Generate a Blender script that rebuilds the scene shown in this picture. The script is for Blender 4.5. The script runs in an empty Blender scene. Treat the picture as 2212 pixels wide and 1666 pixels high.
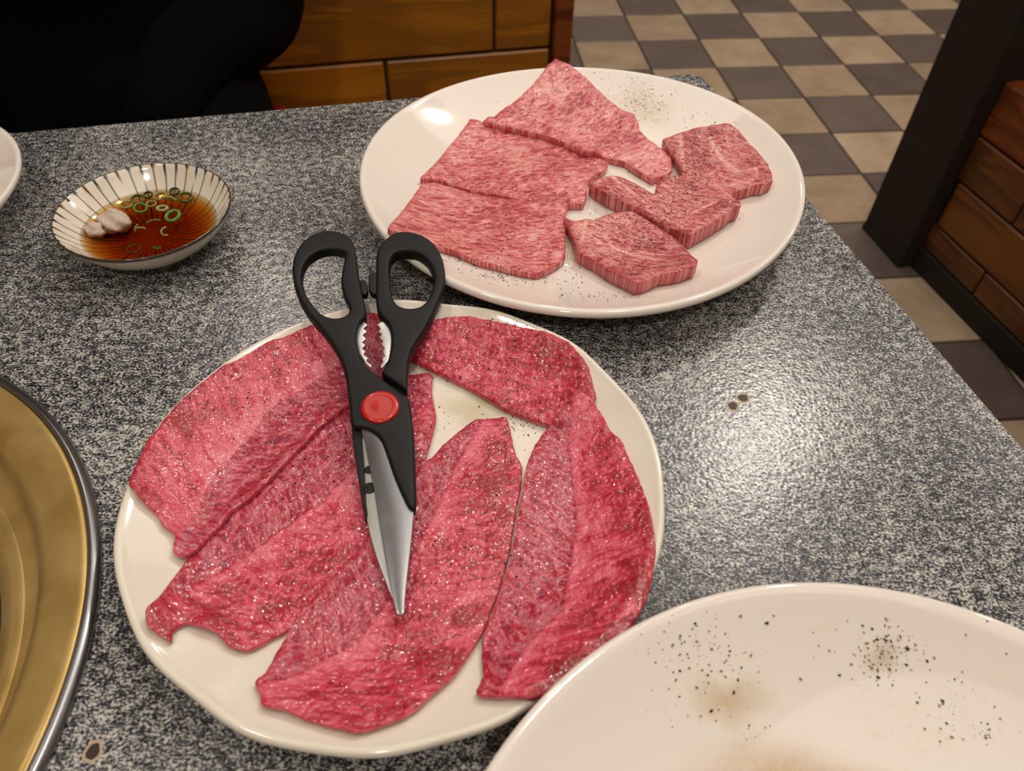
import bpy, bmesh, math, random
import numpy as np
from math import sin, cos, pi, radians, sqrt, tan
from mathutils import Vector, Matrix
from mathutils.geometry import delaunay_2d_cdt
from mathutils.bvhtree import BVHTree

random.seed(7)
RNG = np.random.default_rng(7)
SC = bpy.context.scene
COL = SC.collection

# ------------------------------------------------------------------ camera
TZ = 0.70                      # table top height
CAMZ = TZ + 0.29
FPX, PITCH, ROLL = 1651.285, radians(47.0712), radians(1.73874)
_f = Vector((0, cos(PITCH), -sin(PITCH)))
_r0 = Vector((1, 0, 0)); _u0 = _r0.cross(_f)
_r = _r0 * cos(ROLL) + _u0 * sin(ROLL); _u = _u0 * cos(ROLL) - _r0 * sin(ROLL)
cam_data = bpy.data.cameras.new('camera')
cam_data.sensor_fit = 'HORIZONTAL'; cam_data.sensor_width = 36
cam_data.lens = FPX / 2212 * 36
cam_data.clip_start = 0.01; cam_data.clip_end = 50
cam_data.dof.use_dof = True; cam_data.dof.focus_distance = 0.41; cam_data.dof.aperture_fstop = 13
cam = bpy.data.objects.new('camera', cam_data); COL.objects.link(cam)
M = Matrix.Identity(4)
for i in range(3):
    M[i][0], M[i][1], M[i][2] = _r[i], _u[i], -_f[i]
M[0][3], M[1][3], M[2][3] = 0, 0, CAMZ
cam.matrix_world = M
SC.camera = cam

# ------------------------------------------------------------------ light
SC.view_settings.view_transform = 'Standard'
SC.view_settings.look = 'None'
SC.view_settings.gamma = 1
SC.view_settings.use_curve_mapping = False
SC.view_settings.exposure = -0.28
SC.cycles.max_bounces = 6; SC.cycles.diffuse_bounces = 3; SC.cycles.glossy_bounces = 3; SC.cycles.transmission_bounces = 4
SC.cycles.transparent_max_bounces = 12; SC.cycles.adaptive_threshold = .02; SC.cycles.sample_clamp_indirect = 6
world = bpy.data.worlds.new('world'); SC.world = world; world.use_nodes = True
world.node_tree.nodes['Background'].inputs[0].default_value = (1, .93, .85, 1)
world.node_tree.nodes['Background'].inputs[1].default_value = 0.10
CEIL = 2.35
WARM = (1.0, .91, .82)
def disk_light(name, x, y, power, size, col=WARM, z=CEIL - .03, spread=180):
    d = bpy.data.lights.new(name, 'AREA'); d.shape = 'DISK'; d.size = size
    d.energy = power; d.color = col; d.spread = radians(spread)
    o = bpy.data.objects.new(name, d); COL.objects.link(o); o.location = (x, y, z)
    return o
disk_light('downlight_or_fill', .80, 1.55, 19, .15)
disk_light('downlight_or_fill', -.75, 1.9, 6, .15)
disk_light('downlight_or_fill', 2.3, 2.3, 16, .15)
disk_light('downlight_or_fill', .2, 3.2, 12, .15)
disk_light('downlight_or_fill', .40, .42, 5.5, .15)
disk_light('downlight_or_fill', -.7, .15, 6, .15)
disk_light('downlight_or_fill', -.1, -1.0, 13, .15)  # unseen fill light added behind the camera for the partition and near plate
disk_light('soft_fill', .3, 1.3, 10, 1.5)  # unseen soft sources added to fill the room with even light
disk_light('soft_fill', 2.0, 1.8, 8, 1.2)
disk_light("soft_fill", .5, -.5, 5, 1.2)

# ------------------------------------------------------------------ helpers
def ray(u, v):
    d = _f + _r * ((u - 1106) / FPX) - _u * ((v - 833) / FPX)
    return Vector((0, 0, CAMZ)), d
def at(u, v, z=0.0):
    """point at height z over the table top seen at photo position u, v"""
    o, d = ray(u, v); t = (TZ + z - CAMZ) / d.z
    return Vector((d.x * t, d.y * t, TZ + z))
def P(s):
    return [tuple(float(x) for x in t.split(',')) for t in s.split()]
def lin(h, a=1):
    h = h.lstrip('#'); r = [int(h[i:i + 2], 16) / 255 for i in (0, 2, 4)]
    return tuple(x / 12.92 if x <= .04045 else ((x + .055) / 1.055) ** 2.4 for x in r) + (a,)

def link(name, me, mat=None, parent=None, loc=None):
    o = bpy.data.objects.new(name, me); COL.objects.link(o)
    if mat is not None and me is not None and len(me.materials) == 0: me.materials.append(mat)
    if loc is not None: o.location = loc
    if parent is not None: o.parent = parent
    return o
def mesh(name, verts, faces, smooth=True):
    me = bpy.data.meshes.new(name); me.from_pydata([tuple(v) for v in verts], [], faces)
    me.validate(); 
    if smooth: me.polygons.foreach_set('use_smooth', [True] * len(me.polygons))
    me.update(); return me
def tag(o, label=None, cat=None, group=None, kind=None):
    if label: o['label'] = label
    if cat: o['category'] = cat
    if group: o['group'] = group
    if kind: o['kind'] = kind
    return o
def empty(name, loc=(0, 0, 0), label=None, cat=None, group=None, kind=None, rz=0):
    o = bpy.data.objects.new(name, None); COL.objects.link(o); o.location = loc; o.rotation_euler.z = rz
    o.empty_display_size = .02
    return tag(o, label, cat, group, kind)
def box(x0, x1, y0, y1, z0, z1, bev=0):
    bm = bmesh.new(); bmesh.ops.create_cube(bm, size=1)
    for v in bm.verts:
        v.co = Vector(((x0 + x1) / 2 + v.co.x * (x1 - x0), (y0 + y1) / 2 + v.co.y * (y1 - y0), (z0 + z1) / 2 + v.co.z * (z1 - z0)))
    if bev: bmesh.ops.bevel(bm, geom=bm.edges[:], offset=bev, segments=1, affect='EDGES')
    me = bpy.data.meshes.new('box'); bm.to_mesh(me); bm.free(); return me
def lathe(prof, n=128, cx=0, cy=0, rf=None, close=True):
    """prof: (r, z) list; rf(theta) -> radius factor applied with weight by r"""
    vs, fs = [], []
    for j, (r, z) in enumerate(prof):
        for i in range(n):
            t = 2 * pi * i / n; k = 1 if rf is None else rf(t, r)
            zz = z if not isinstance(z, tuple) else z[0]
            vs.append((cx + r * k * cos(t), cy + r * k * sin(t), zz))
    for j in range(len(prof) - 1):
        for i in range(n):
            a = j * n + i; b = j * n + (i + 1) % n
            fs.append((a, b, b + n, a + n))
    if close:
        if prof[0][0] > 1e-6: fs.append(tuple(range(n - 1, -1, -1)))
        if prof[-1][0] > 1e-6: fs.append(tuple((len(prof) - 1) * n + i for i in range(n)))
    return vs, fs
SURF = {}
def add_surf(key, verts, faces):
    SURF.setdefault(key, []).append((np.array([tuple(v) for v in verts]), [tuple(f) for f in faces]))
def bvh(*keys):
    V, Fc, k = [], [], 0
    for key in keys:
        for v, f in SURF[key]:
            V += [Vector(p) for p in v]; Fc += [tuple(i + k for i in q) for q in f]; k += len(v)
    return BVHTree.FromPolygons(V, Fc)

# ------------------------------------------------------------------ node helper
class NT:
    def __init__(s, name):
        s.m = bpy.data.materials.new(name); s.m.use_nodes = True
        s.t = s.m.node_tree; s.b = s.t.nodes['Principled BSDF']
    def n(s, typ, **kw):
        nd = s.t.nodes.new(typ)
        for k, v in kw.items():
            if k.startswith('i_'):
                key = k[2:]; key = int(key) if key.isdigit() else key
                s.set(nd.inputs[key], v)
            else: setattr(nd, k, v)
        return nd
    def set(s, sock, v):
        if isinstance(v, bpy.types.NodeSocket): s.t.links.new(v, sock)
        elif isinstance(v, bpy.types.Node): s.t.links.new(v.outputs[0], sock)
        else: sock.default_value = v
    def p(s, **kw):
        for k, v in kw.items(): s.set(s.b.inputs[k.replace('_', ' ')], v)
    def math(s, op, a, b=0.0, c=0.0, clamp=False):
        nd = s.t.nodes.new('ShaderNodeMath'); nd.operation = op; nd.use_clamp = clamp
        s.set(nd.inputs[0], a); s.set(nd.inputs[1], b); s.set(nd.inputs[2], c); return nd.outputs[0]
    def ramp(s, fac, stops, interp='LINEAR'):
        nd = s.t.nodes.new('ShaderNodeValToRGB'); nd.color_ramp.interpolation = interp
        el = nd.color_ramp.elements
        while len(el) < len(stops): el.new(.5)
        for e, (p_, c_) in zip(el, stops): e.position = p_; e.color = c_ if len(c_) == 4 else lin(c_)
        s.set(nd.inputs[0], fac); return nd.outputs[0]
    def mix(s, f, a, b, blend='MIX'):
        nd = s.t.nodes.new('ShaderNodeMix'); nd.data_type = 'RGBA'; nd.blend_type = blend
        s.set(nd.inputs[0], f); s.set(nd.inputs[6], a); s.set(nd.inputs[7], b); return nd.outputs[2]
    def noise(s, vec, scale, detail=4, rough=.55, dist=0, dim='3D'):
        nd = s.t.nodes.new('ShaderNodeTexNoise'); nd.noise_dimensions = dim
        s.set(nd.inputs['Vector'], vec); s.set(nd.inputs['Scale'], scale); s.set(nd.inputs['Detail'], detail)
        s.set(nd.inputs['Roughness'], rough); s.set(nd.inputs['Distortion'], dist); return nd.outputs[0]
    def vor(s, vec, scale, feature='F1', out=0):
        nd = s.t.nodes.new('ShaderNodeTexVoronoi'); nd.feature = feature
        s.set(nd.inputs['Vector'], vec); s.set(nd.inputs['Scale'], scale); return nd.outputs[out]
    def obj(s): return s.n('ShaderNodeTexCoord').outputs['Object']
    def geo(s): return s.n('ShaderNodeNewGeometry').outputs['Position']
    def mapv(s, vec, scale=(1, 1, 1), loc=(0, 0, 0), rot=(0, 0, 0)):
        nd = s.n('ShaderNodeMapping'); s.set(nd.inputs[0], vec); nd.inputs[1].default_value = loc
        nd.inputs[2].default_value = rot; nd.inputs[3].default_value = scale; return nd.outputs[0]
    def bump(s, h, strength=.3, dist=.001, normal=None):
        nd = s.n('ShaderNodeBump'); s.set(nd.inputs['Height'], h); nd.inputs['Strength'].default_value = strength
        nd.inputs['Distance'].default_value = dist
        if normal is not None: s.set(nd.inputs['Normal'], normal)
        return nd.outputs[0]
def plain(name, col, rough=.5, metal=0, **kw):
    m = NT(name); m.p(Base_Color=lin(col), Roughness=rough, Metallic=metal, **kw); return m.m

# ------------------------------------------------------------------ materials
def mat_tabletop():
    m = NT('speckled_laminate'); g = m.geo()
    g2 = m.mapv(g, (1, 1.25, 1))
    a = m.noise(g2, 720, 3, .66)
    b = m.noise(g2, 190, 2, .5)
    e = m.noise(g2, 1500, 1, .5)
    f = m.noise(m.mapv(g, (1, 1, 1), (3, 1, 2)), 16, 2, .5)
    s = m.math('ADD', m.math('MULTIPLY', a, .62), m.math('ADD', m.math('MULTIPLY', b, .24), m.math('MULTIPLY', e, .14)))
    s = m.math('ADD', s, m.math('MULTIPLY', m.math('SUBTRACT', f, .5), .10))
    col = m.ramp(s, [(.41, '14161c'), (.465, '2a2c33'), (.50, '5c5d61'), (.535, '999894'), (.59, 'cdc8be')])
    v = m.vor(g, 560, 'SMOOTH_F1')
    m.p(Base_Color=col, Roughness=.25, Normal=m.bump(v, .20, .0006))
    m.b.inputs['Specular IOR Level'].default_value = .5
    return m.m
def mat_ceramic(name, col='e9e2d6', rough=.12, bumpy=0, blotch=None):
    m = NT(name); g = m.geo()
    c = lin(col)
    if blotch:
        n = m.noise(g, 28, 3, .5)
        c = m.mix(m.ramp(n, [(.5, (0, 0, 0, 1)), (.68, (.35, .35, .35, 1))]), lin(col), lin(blotch))
    m.p(Base_Color=c, Roughness=rough)
    if bumpy:
        m.p(Normal=m.bump(m.noise(g, 90, 3, .6), bumpy, .0008))
    m.b.inputs['Coat Weight'].default_value = .3; m.b.inputs['Coat Roughness'].default_value = .03
    return m.m
def mat_meat(name, dark, red, pink, fat, purple, pvein, sc=1.0, cut=(.40, .47, .55, .64), wet=1.0, bstr=.5, wallmix=.9, net=0):
    """fib attribute = (along fibres, across fibres, 0) metres; meat attribute = (membrane side, fat band, edge)"""
    m = NT(name)
    fa = m.n('ShaderNodeAttribute', attribute_name='fib').outputs['Vector']
    me = m.n('ShaderNodeAttribute', attribute_name='meat').outputs['Color']
    sp = m.n('ShaderNodeSeparateColor'); m.set(sp.inputs[0], me)
    tone, band, edge = sp.outputs[0], sp.outputs[1], sp.outputs[2]
    v1 = m.mapv(fa, (95 * sc, 300 * sc, 1))
    v2 = m.mapv(fa, (60 * sc, 95 * sc, 1), (5, 3, 0))
    n1 = m.noise(v1, 1.0, 5, .62, .9)
    n2 = m.noise(v2, 1.0, 4, .6, 1.6)
    big = m.noise(m.mapv(fa, (22, 30, 1), (1, 8, 0)), 1.0, 2, .5)
    mb = m.math('ADD', m.math('MULTIPLY', n1, .55), m.math('MULTIPLY', n2, .45))
    mb = m.math('ADD', mb, m.math('MULTIPLY', m.math('SUBTRACT', big, .5), .35))
    mb = m.math('ADD', mb, m.math('MULTIPLY', band, .18))
    # spectrum from lean (dark) to fat
    base = m.ramp(mb, [(cut[0], dark), (cut[1], red), (cut[2], pink), (cut[3], fat)])
    # membrane side: duller, with a net of pale veins
    vv = m.n('ShaderNodeVectorMath', operation='ADD')
    m.set(vv.inputs[0], m.mapv(fa, (75 * sc, 190 * sc, 1)))
    nz = m.n('ShaderNodeTexNoise'); m.set(nz.inputs['Vector'], m.mapv(fa, (120, 120, 1))); nz.inputs['Scale'].default_value = 1
    m.set(vv.inputs[1], m.mapv(nz.outputs['Color'], (1.6, 1.6, 0)))
    ve = m.vor(vv.outputs[0], 1.0, 'DISTANCE_TO_EDGE')
    vein = m.math('SUBTRACT', 1.0, m.math('MULTIPLY', ve, 9.0), clamp=True)
    if net: base = m.mix(m.math('MULTIPLY', m.math('MULTIPLY', vein, big), net * 2, clamp=True), base, lin(fat))
    fine = m.noise(m.mapv(fa, (170 * sc, 620 * sc, 1)), 1.0, 3, .6, .4)
    pcol = m.ramp(m.math('ADD', m.math('MULTIPLY', n1, .5), m.math('MULTIPLY', fine, .5)), [(.40, purple), (.52, red), (.62, pvein)])
    pcol = m.mix(m.math('MULTIPLY', vein, .6), pcol, lin(pvein))
    tn = m.math('ADD', tone, m.math('MULTIPLY', m.math('SUBTRACT', n2, .5), .7))
    tn = m.ramp(tn, [(.35, (0, 0, 0, 1)), (.62, (1, 1, 1, 1))])
    base = m.mix(tn, base, pcol)
    col = m.mix(m.math('MULTIPLY', edge, .45), base, lin(red))
    wall = m.n('ShaderNodeAttribute', attribute_name='meat').outputs['Alpha']
    sw = m.noise(m.mapv(fa, (1150, 1150, 0)), 1.0, 2, .5)
    sw2 = m.noise(m.mapv(fa, (240, 240, 0), (3, 9, 0)), 1.0, 2, .5)
    wcol = m.ramp(m.math('ADD', m.math('MULTIPLY', sw, .6), m.math('MULTIPLY', sw2, .4)), [(.38, dark), (.48, red), (.54, pink), (.64, fat)])
    col = m.mix(m.math('MULTIPLY', wall, wallmix), col, wcol)
    # wet surface relief: fibres plus beads of moisture
    g = m.geo()
    h = m.math('ADD', m.noise(g, 330, 2, .5), m.math('MULTIPLY', n1, .8))
    m.p(Base_Color=col, Roughness=.42, Normal=m.bump(h, bstr * .9, .0018))
    b = m.b.inputs
    b['Specular IOR Level'].default_value = .35
    b['Coat Weight'].default_value = .98 * wet; b['Coat Roughness'].default_value = .09; b['Coat IOR'].default_value = 1.62
    dmp = m.math('ADD', m.math('MULTIPLY', m.noise(g, 470, 0, .4), .75), m.math('MULTIPLY', m.noise(g, 1000, 0, .4), .28)); reg = m.noise(g, 70, 2, .5)
    amp = m.ramp(reg, [(.35, (.5, .5, .5, 1)), (.65, (1, 1, 1, 1))])
    m.set(b['Coat Normal'], m.bump(m.math('MULTIPLY', dmp, amp), bstr * 1.8, .0017))
    return m.m
def mat_wood(name, dark, mid, light, rough=.38, sx=1.0):
    m = NT(name); o = m.obj()
    rnd = m.n('ShaderNodeObjectInfo').outputs['Random']
    off = m.n('ShaderNodeCombineXYZ'); m.set(off.inputs[0], m.math('MULTIPLY', rnd, 13)); m.set(off.inputs[2], m.math('MULTIPLY', rnd, 7))
    ad = m.n('ShaderNodeVectorMath', operation='ADD'); m.set(ad.inputs[0], o); m.set(ad.inputs[1], off.outputs[0])
    v = m.mapv(ad.outputs[0], (1.6 * sx, 14, 14))
    n = m.noise(v, 1.0, 3, .5, .6)
    rings = m.math('FRACT', m.math('MULTIPLY', n, 6.0))
    rings = m.ramp(rings, [(0, (0, 0, 0, 1)), (.55, (.75, .75, .75, 1)), (.85, (1, 1, 1, 1)), (1, (0, 0, 0, 1))])
    gr = m.noise(m.mapv(ad.outputs[0], (9, 320, 320)), 1.0, 3, .6)
    f = m.math('ADD', m.math('MULTIPLY', rings, .30), m.math('MULTIPLY', gr, .5))
    f = m.math('ADD', f, m.math('MULTIPLY', m.math('SUBTRACT', rnd, .5), .25))
    m.p(Base_Color=m.ramp(f, [(.25, dark), (.55, mid), (.9, light)]), Roughness=rough, Normal=m.bump(gr, .15, .0005))
    return m.m
def mat_cloth():
    m = NT('black_knit'); g = m.geo()
    w = m.n('ShaderNodeTexWave'); m.set(w.inputs['Vector'], g); w.inputs['Scale'].default_value = 60; w.inputs['Distortion'].default_value = 3
    m.p(Base_Color=lin('030304'), Roughness=.95, Normal=m.bump(w.outputs[0], .3, .002)); m.b.inputs['Specular IOR Level'].default_value = .08
    return m.m
def mat_tile(name, a, b, rough):
    m = NT(name); g = m.geo(); rnd = m.n('ShaderNodeObjectInfo').outputs['Random']
    n = m.noise(g, 9, 5, .6); n2 = m.noise(g, 60, 3, .6)
    f = m.math('ADD', m.math('ADD', m.math('MULTIPLY', n, .6), m.math('MULTIPLY', n2, .2)), m.math('MULTIPLY', rnd, .2))
    m.p(Base_Color=m.ramp(f, [(.35, a), (.68, b)]), Roughness=rough, Normal=m.bump(n2, .2, .001)); return m.m
def mat_brass():
    m = NT('brushed_brass'); o = m.obj()
    r = m.n('ShaderNodeTexGradient', gradient_type='RADIAL'); m.set(r.inputs[0], o)
    c = m.n('ShaderNodeCombineXYZ'); 
    ln = m.n('ShaderNodeVectorMath', operation='LENGTH'); m.set(ln.inputs[0], o)
    m.set(c.inputs[0], m.math('MULTIPLY', ln.outputs['Value'], 900)); m.set(c.inputs[1], m.math('MULTIPLY', r.outputs[0], 14))
    s = m.noise(c.outputs[0], 1, 3, .6)
    st = m.noise(o, 26, 4, .6, .5)
    col = m.ramp(st, [(.3, 'b39250'), (.52, 'c9aa6a'), (.75, 'd6bb80')])
    m.p(Base_Color=col, Metallic=.55, Roughness=m.math('ADD', .27, m.math('MULTIPLY', st, .12)), Normal=m.bump(s, .05, .0003))
    return m.m
def mat_steel(name, col='c9c8c6', rough=.22, brush=(700, 25, 1), strength=.1):
    m = NT(name); o = m.obj(); s = m.noise(m.mapv(o, brush), 1, 3, .6)
    sm = m.noise(o, 60, 4, .6)
    m.p(Base_Color=m.mix(m.math('MULTIPLY', sm, .5), lin(col), lin('8e8e90')), Metallic=1.0,
        Roughness=m.math('ADD', rough, m.math('MULTIPLY', sm, .15)), Normal=m.bump(s, strength, .0003)); return m.m
def mat_sauce():
    m = NT('dipping_sauce'); t = m.t
    tr = m.n('ShaderNodeBsdfTransparent'); tr.inputs[0].default_value = (1, 1, 1, 1)
    gl = m.n('ShaderNodeBsdfGlossy'); gl.inputs['Roughness'].default_value = .04
    fr = m.n('ShaderNodeFresnel'); fr.inputs[0].default_value = 1.34
    mx = m.n('ShaderNodeMixShader'); m.set(mx.inputs[0], m.math('MULTIPLY', fr, m.math('SUBTRACT', 1.0, m.n('ShaderNodeNewGeometry').outputs['Backfacing']))); m.set(mx.inputs[1], tr.outputs[0]); m.set(mx.inputs[2], gl.outputs[0])
    out = t.nodes['Material Output']; m.set(out.inputs['Surface'], mx.outputs[0])
    ab = m.n('ShaderNodeVolumeAbsorption'); ab.inputs['Color'].default_value = (.845, .61, .10, 1); ab.inputs['Density'].default_value = 420
    m.set(out.inputs['Volume'], ab.outputs[0]); return m.m
def mat_juice():
    m = NT('meat_juice'); t = m.t
    tr = m.n('ShaderNodeBsdfTransparent'); tr.inputs[0].default_value = (.995, .98, .94, 1)
    gl = m.n('ShaderNodeBsdfGlossy'); gl.inputs['Roughness'].default_value = .03
    fr = m.n('ShaderNodeFresnel'); fr.inputs[0].default_value = 1.4
    mx = m.n('ShaderNodeMixShader'); m.set(mx.inputs[0], m.math('MULTIPLY', fr, m.math('SUBTRACT', 1.0, m.n('ShaderNodeNewGeometry').outputs['Backfacing']))); m.set(mx.inputs[1], tr.outputs[0]); m.set(mx.inputs[2], gl.outputs[0])
    m.set(t.nodes['Material Output'].inputs['Surface'], mx.outputs[0]); return m.m
def mat_bowl():
    m = NT('striped_porcelain')
    a = m.n('ShaderNodeAttribute', attribute_name='paint').outputs['Color']
    m.p(Base_Color=a, Roughness=.1); m.b.inputs['Coat Weight'].default_value = .4; m.b.inputs['Coat Roughness'].default_value = .04
    return m.m
def mat_slab_checker(yaw, ox, oy, s):
    m = NT('grouted_checker'); g = m.geo()
    mp = m.n('ShaderNodeMapping', vector_type='TEXTURE'); m.set(mp.inputs[0], g)
    mp.inputs[1].default_value = (ox, oy, .5 * s + .01); mp.inputs[2].default_value = (0, 0, yaw); mp.inputs[3].default_value = (s, s, s)
    ck = m.n('ShaderNodeTexChecker'); m.set(ck.inputs[0], mp.outputs[0]); ck.inputs['Scale'].default_value = 1
    ck.inputs[1].default_value = lin('94816b'); ck.inputs[2].default_value = lin('564a44')
    m.p(Base_Color=ck.outputs[0], Roughness=.5); return m.m

MAT = dict(
    table=mat_tabletop(), edge=plain('dark_edge_strip', '55565a', .4),
    white=mat_ceramic('white_glaze', 'ece4da', .06),
    cream=mat_ceramic('cream_glaze', 'e6dfd0', .13, bumpy=.10, blotch='d8cdb4'),
    rawbase=plain('unglazed_foot', 'cfc6b6', .7),
    meat_lean=mat_meat('lean_beef', '98081e', 'b61a36', 'd04158', 'de7080', '86203c', 'cf7282', cut=(.435, .505, .565, .70), wallmix=.3, bstr=.6, net=.15),
    meat_marbled=mat_meat('marbled_beef', '9e2432', 'c5444e', 'd97a7a', 'eab0a4', 'a63c48', 'dc9690', sc=1.45, cut=(.41, .48, .54, .66), bstr=.5, wet=.6, net=.5),
    meat_thick=mat_meat('thick_cut_beef', '8c1e2a', 'b43c46', 'd07070', 'e8aea2', '90343e', 'd8948e', sc=1.6, cut=(.41, .49, .55, .68), bstr=.5, wet=.5, net=.6),
    wood=mat_wood('honey_wood', '8a560e', 'b4720f', 'c98a1c'),
    wood_shaded=mat_wood('honey_wood_shaded', '4a2806', '713f07', '86500c'),  # same honey wood darkened, shade of the right booth put into the colour
    wood_seat=mat_wood('reddish_wood', '5a2607', '82400f', 'a3541c', .4),
    wood_dark=mat_wood('dark_stained_wood', '0e0603', '1c0d06', '28150a', .75),
    knit=mat_cloth(), skin=plain('skin', 'c89a7e', .5), hair=plain('black_hair', '0b0908', .5),
    tile_l=mat_tile('sand_tile', '8f7962', 'b29d84', .42), tile_d=mat_tile('taupe_tile', '554843', '685b55', .42),
    grout=mat_slab_checker(radians(6.93), .3282, 2.5784, .1948),
    joint=plain('dark_joint', '2a211b', .8),
    brass=mat_brass(), steel_ring=mat_steel('grill_ring_steel', 'a2a2a6', .22, (40, 40, 40), .05),
    blade=mat_steel('blade_steel', '8c8c8e', .24, (30, 1400, 1), .05), blade2=mat_steel('ground_blade_steel', 'bdbcb8', .34, (30, 2600, 1), .2),
    jaw=mat_steel('jaw_steel', 'd8d8d6', .3),
    black=None, red=None,
    sauce=mat_sauce(), juice=mat_juice(), bowl=mat_bowl(),
    green=plain('scallion_green', '5a7d33', .3), palegreen=plain('scallion_pale', '8f9660', .3), darkgreen=plain('scallion_dark', '37491a', .3),
    radish=None, pepper=plain('black_pepper', '2a1d14', .7), pepper_t=plain('pepper_husk', '8e6b40', .7),
    burn=plain('burn_dark', '2b1712', .5), burnring=plain('burn_tan', 'b09c80', .5),
    red_vinyl=plain('red_vinyl', 'b01828', .4), wall=plain('cream_plaster', 'cdbfa8', .8), ceil=plain('white_ceiling', 'd8d0c2', .8),
    lamp_trim=plain('lamp_trim', 'dddddd', .4), charcoal=plain('char_black', '120f0d', .8))
m = NT('black_handle'); n_ = m.noise(m.geo(), 1600, 2, .6)
m.p(Base_Color=lin('0b0b0d'), Roughness=.55, Specular_IOR_Level=.35, Normal=m.bump(n_, .25, .0004)); MAT['black'] = m.m
m = NT('red_button'); m.p(Base_Color=lin('b81205'), Roughness=.28); m.b.inputs['Coat Weight'].default_value = .4; MAT['red'] = m.m
m = NT('grated_radish'); g_ = m.geo(); n_ = m.noise(g_, 900, 4, .65)
m.p(Base_Color=m.ramp(n_, [(.35, 'c4ab98'), (.6, 'e2d2c2')]), Roughness=.25, Normal=m.bump(n_, .9, .0012)); m.b.inputs['Subsurface Weight'].default_value = .2
m.b.inputs['Subsurface Radius'].default_value = (.003, .002, .0015); m.b.inputs['Subsurface Scale'].default_value = 1; MAT['radish'] = m.m
m = NT('lamp_glow'); m.p(Base_Color=(1, 1, 1, 1)); m.b.inputs['Emission Color'].default_value = (1, .84, .66, 1); m.b.inputs['Emission Strength'].default_value = 3; MAT['glow'] = m.m

# ------------------------------------------------------------------ room
X0, X1, Y0, Y1 = -2.6, 3.4, -1.6, 4.6
def struct(name, me, mat, parent=None):
    o = link(name, me, mat, parent)
    if parent is None: o['kind'] = 'structure'
    return o
floor = struct('floor', box(X0, X1, Y0, Y1, -.06, -.004), MAT['grout'])
struct('ceiling', box(X0, X1, Y0, Y1, CEIL, CEIL + .06), MAT['ceil'])
struct('wall_back', box(X0, X1, Y1, Y1 + .08, 0, CEIL), MAT['wall'])
struct('wall_front', box(X0, X1, Y0 - .08, Y0, 0, CEIL), MAT['wall'])
struct('wall_left', box(X0 - .08, X0, Y0, Y1, 0, CEIL), MAT['wall'])
struct('wall_right', box(X1, X1 + .08, Y0, Y1, 0, CEIL), MAT['wall'])
# floor tiles, each its own piece
TS, TY, TOX, TOY = .1948, radians(6.93), .3282, 2.5784
tl = box(-TS / 2 + .0028, TS / 2 - .0028, -TS / 2 + .0028, TS / 2 - .0028, -.012, 0, .0012)
td = tl.copy(); tl.materials.append(MAT['tile_l']); td.materials.append(MAT['tile_d'])
gj = box(-TS * 9, TS * 9, -TS * 9, TS * 9, 0, .0022)
for i in range(-6, 11):
    for j in range(-4, 13):
        ci, cj = i + .5, j + .5
        x = TOX + TS * (ci * cos(TY) + cj * sin(TY)); y = TOY + TS * (ci * sin(TY) - cj * cos(TY))
        o = link('tile', tl if (i + j) % 2 == 0 else td, None, floor, (x, y, random.uniform(-.0004, .0004)))
        o.rotation_euler.z = TY
# dark grout bed beneath the pieces
ci, cj = -6 + 17 / 2, -4 + 17 / 2
o = link('grout_bed', box(-TS * 8.5, TS * 8.5, -TS * 8.5, TS * 8.5, -.004, -.0025), MAT['joint'], floor,
         (TOX + TS * (ci * cos(TY) + cj * sin(TY)), TOY + TS * (ci * sin(TY) - cj * cos(TY)), 0)); o.rotation_euler.z = TY
# ceiling lamps, where the downlights sit; the front wall one is added fill
def lampv(x, y, where):
    t = empty('ceiling_lamp', (x, y, CEIL), 'round recessed ceiling lamp ' + where, 'lamp', 'recessed ceiling lamps')
    vs, fs = lathe([(.068, 0), (.068, -.006), (.085, -.006), (.085, 0)], 32, close=False); link('trim_ring', mesh('trim', vs, fs), MAT['lamp_trim'], t)
    vs, fs = lathe([(.066, -.004), (0, -.004)], 32, close=False); link('diffuser', mesh('dif', vs, fs), MAT['glow'], t)
for (x, y), where in zip(((.80, 1.55), (-.75, 1.9), (2.3, 2.3), (.2, 3.2), (.40, .42), (-.7, .15), (-.1, -1.0)), ('above the aisle beside the post', 'behind the block partition', 'above the far right bench', 'nearest the back wall', 'above the near right of the table', 'above the grill end of the table', 'added as fill near the front wall')): lampv(x, y, where)

# ------------------------------------------------------------------ table
YAW = radians(14.18); E1 = Vector((cos(YAW), sin(YAW), 0)); E2 = Vector((-sin(YAW), cos(YAW), 0))
GC = Vector((-.3500, .0933, TZ)); GR = .1905
corner = at(1510, 158)
def tb(s, d, z=0): return Vector((0, 0, TZ + z)) + E1 * s + E2 * d
cs, cd = corner.dot(E1), corner.xy.dot(E2.xy)
def resample(pts, step, closed=True):
    pts = np.array([tuple(p)[:2] for p in pts], float)
    q = np.vstack([pts, pts[:1]]) if closed else pts
    L = np.r_[0, np.cumsum(np.linalg.norm(np.diff(q, axis=0), axis=1))]
    n = max(4, int(round(L[-1] / step))); t = np.linspace(0, L[-1], n + (0 if closed else 1), endpoint=not closed)
    return np.c_[np.interp(t, L, q[:, 0]), np.interp(t, L, q[:, 1])]
def rrect(x0, x1, y0, y1, r, n=6):
    out = []
    for (cx, cy, a0) in ((x1 - r, y1 - r, 0), (x0 + r, y1 - r, 90), (x0 + r, y0 + r, 180), (x1 - r, y0 + r, 270)):
        for k in range(n + 1):
            a = radians(a0 + 90 * k / n); out.append((cx + r * cos(a), cy + r * sin(a)))
    return out
troot = empty('dining_table', (0, 0, 0), 'grey speckled table with a round grill sunk in one end', 'table')
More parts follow.
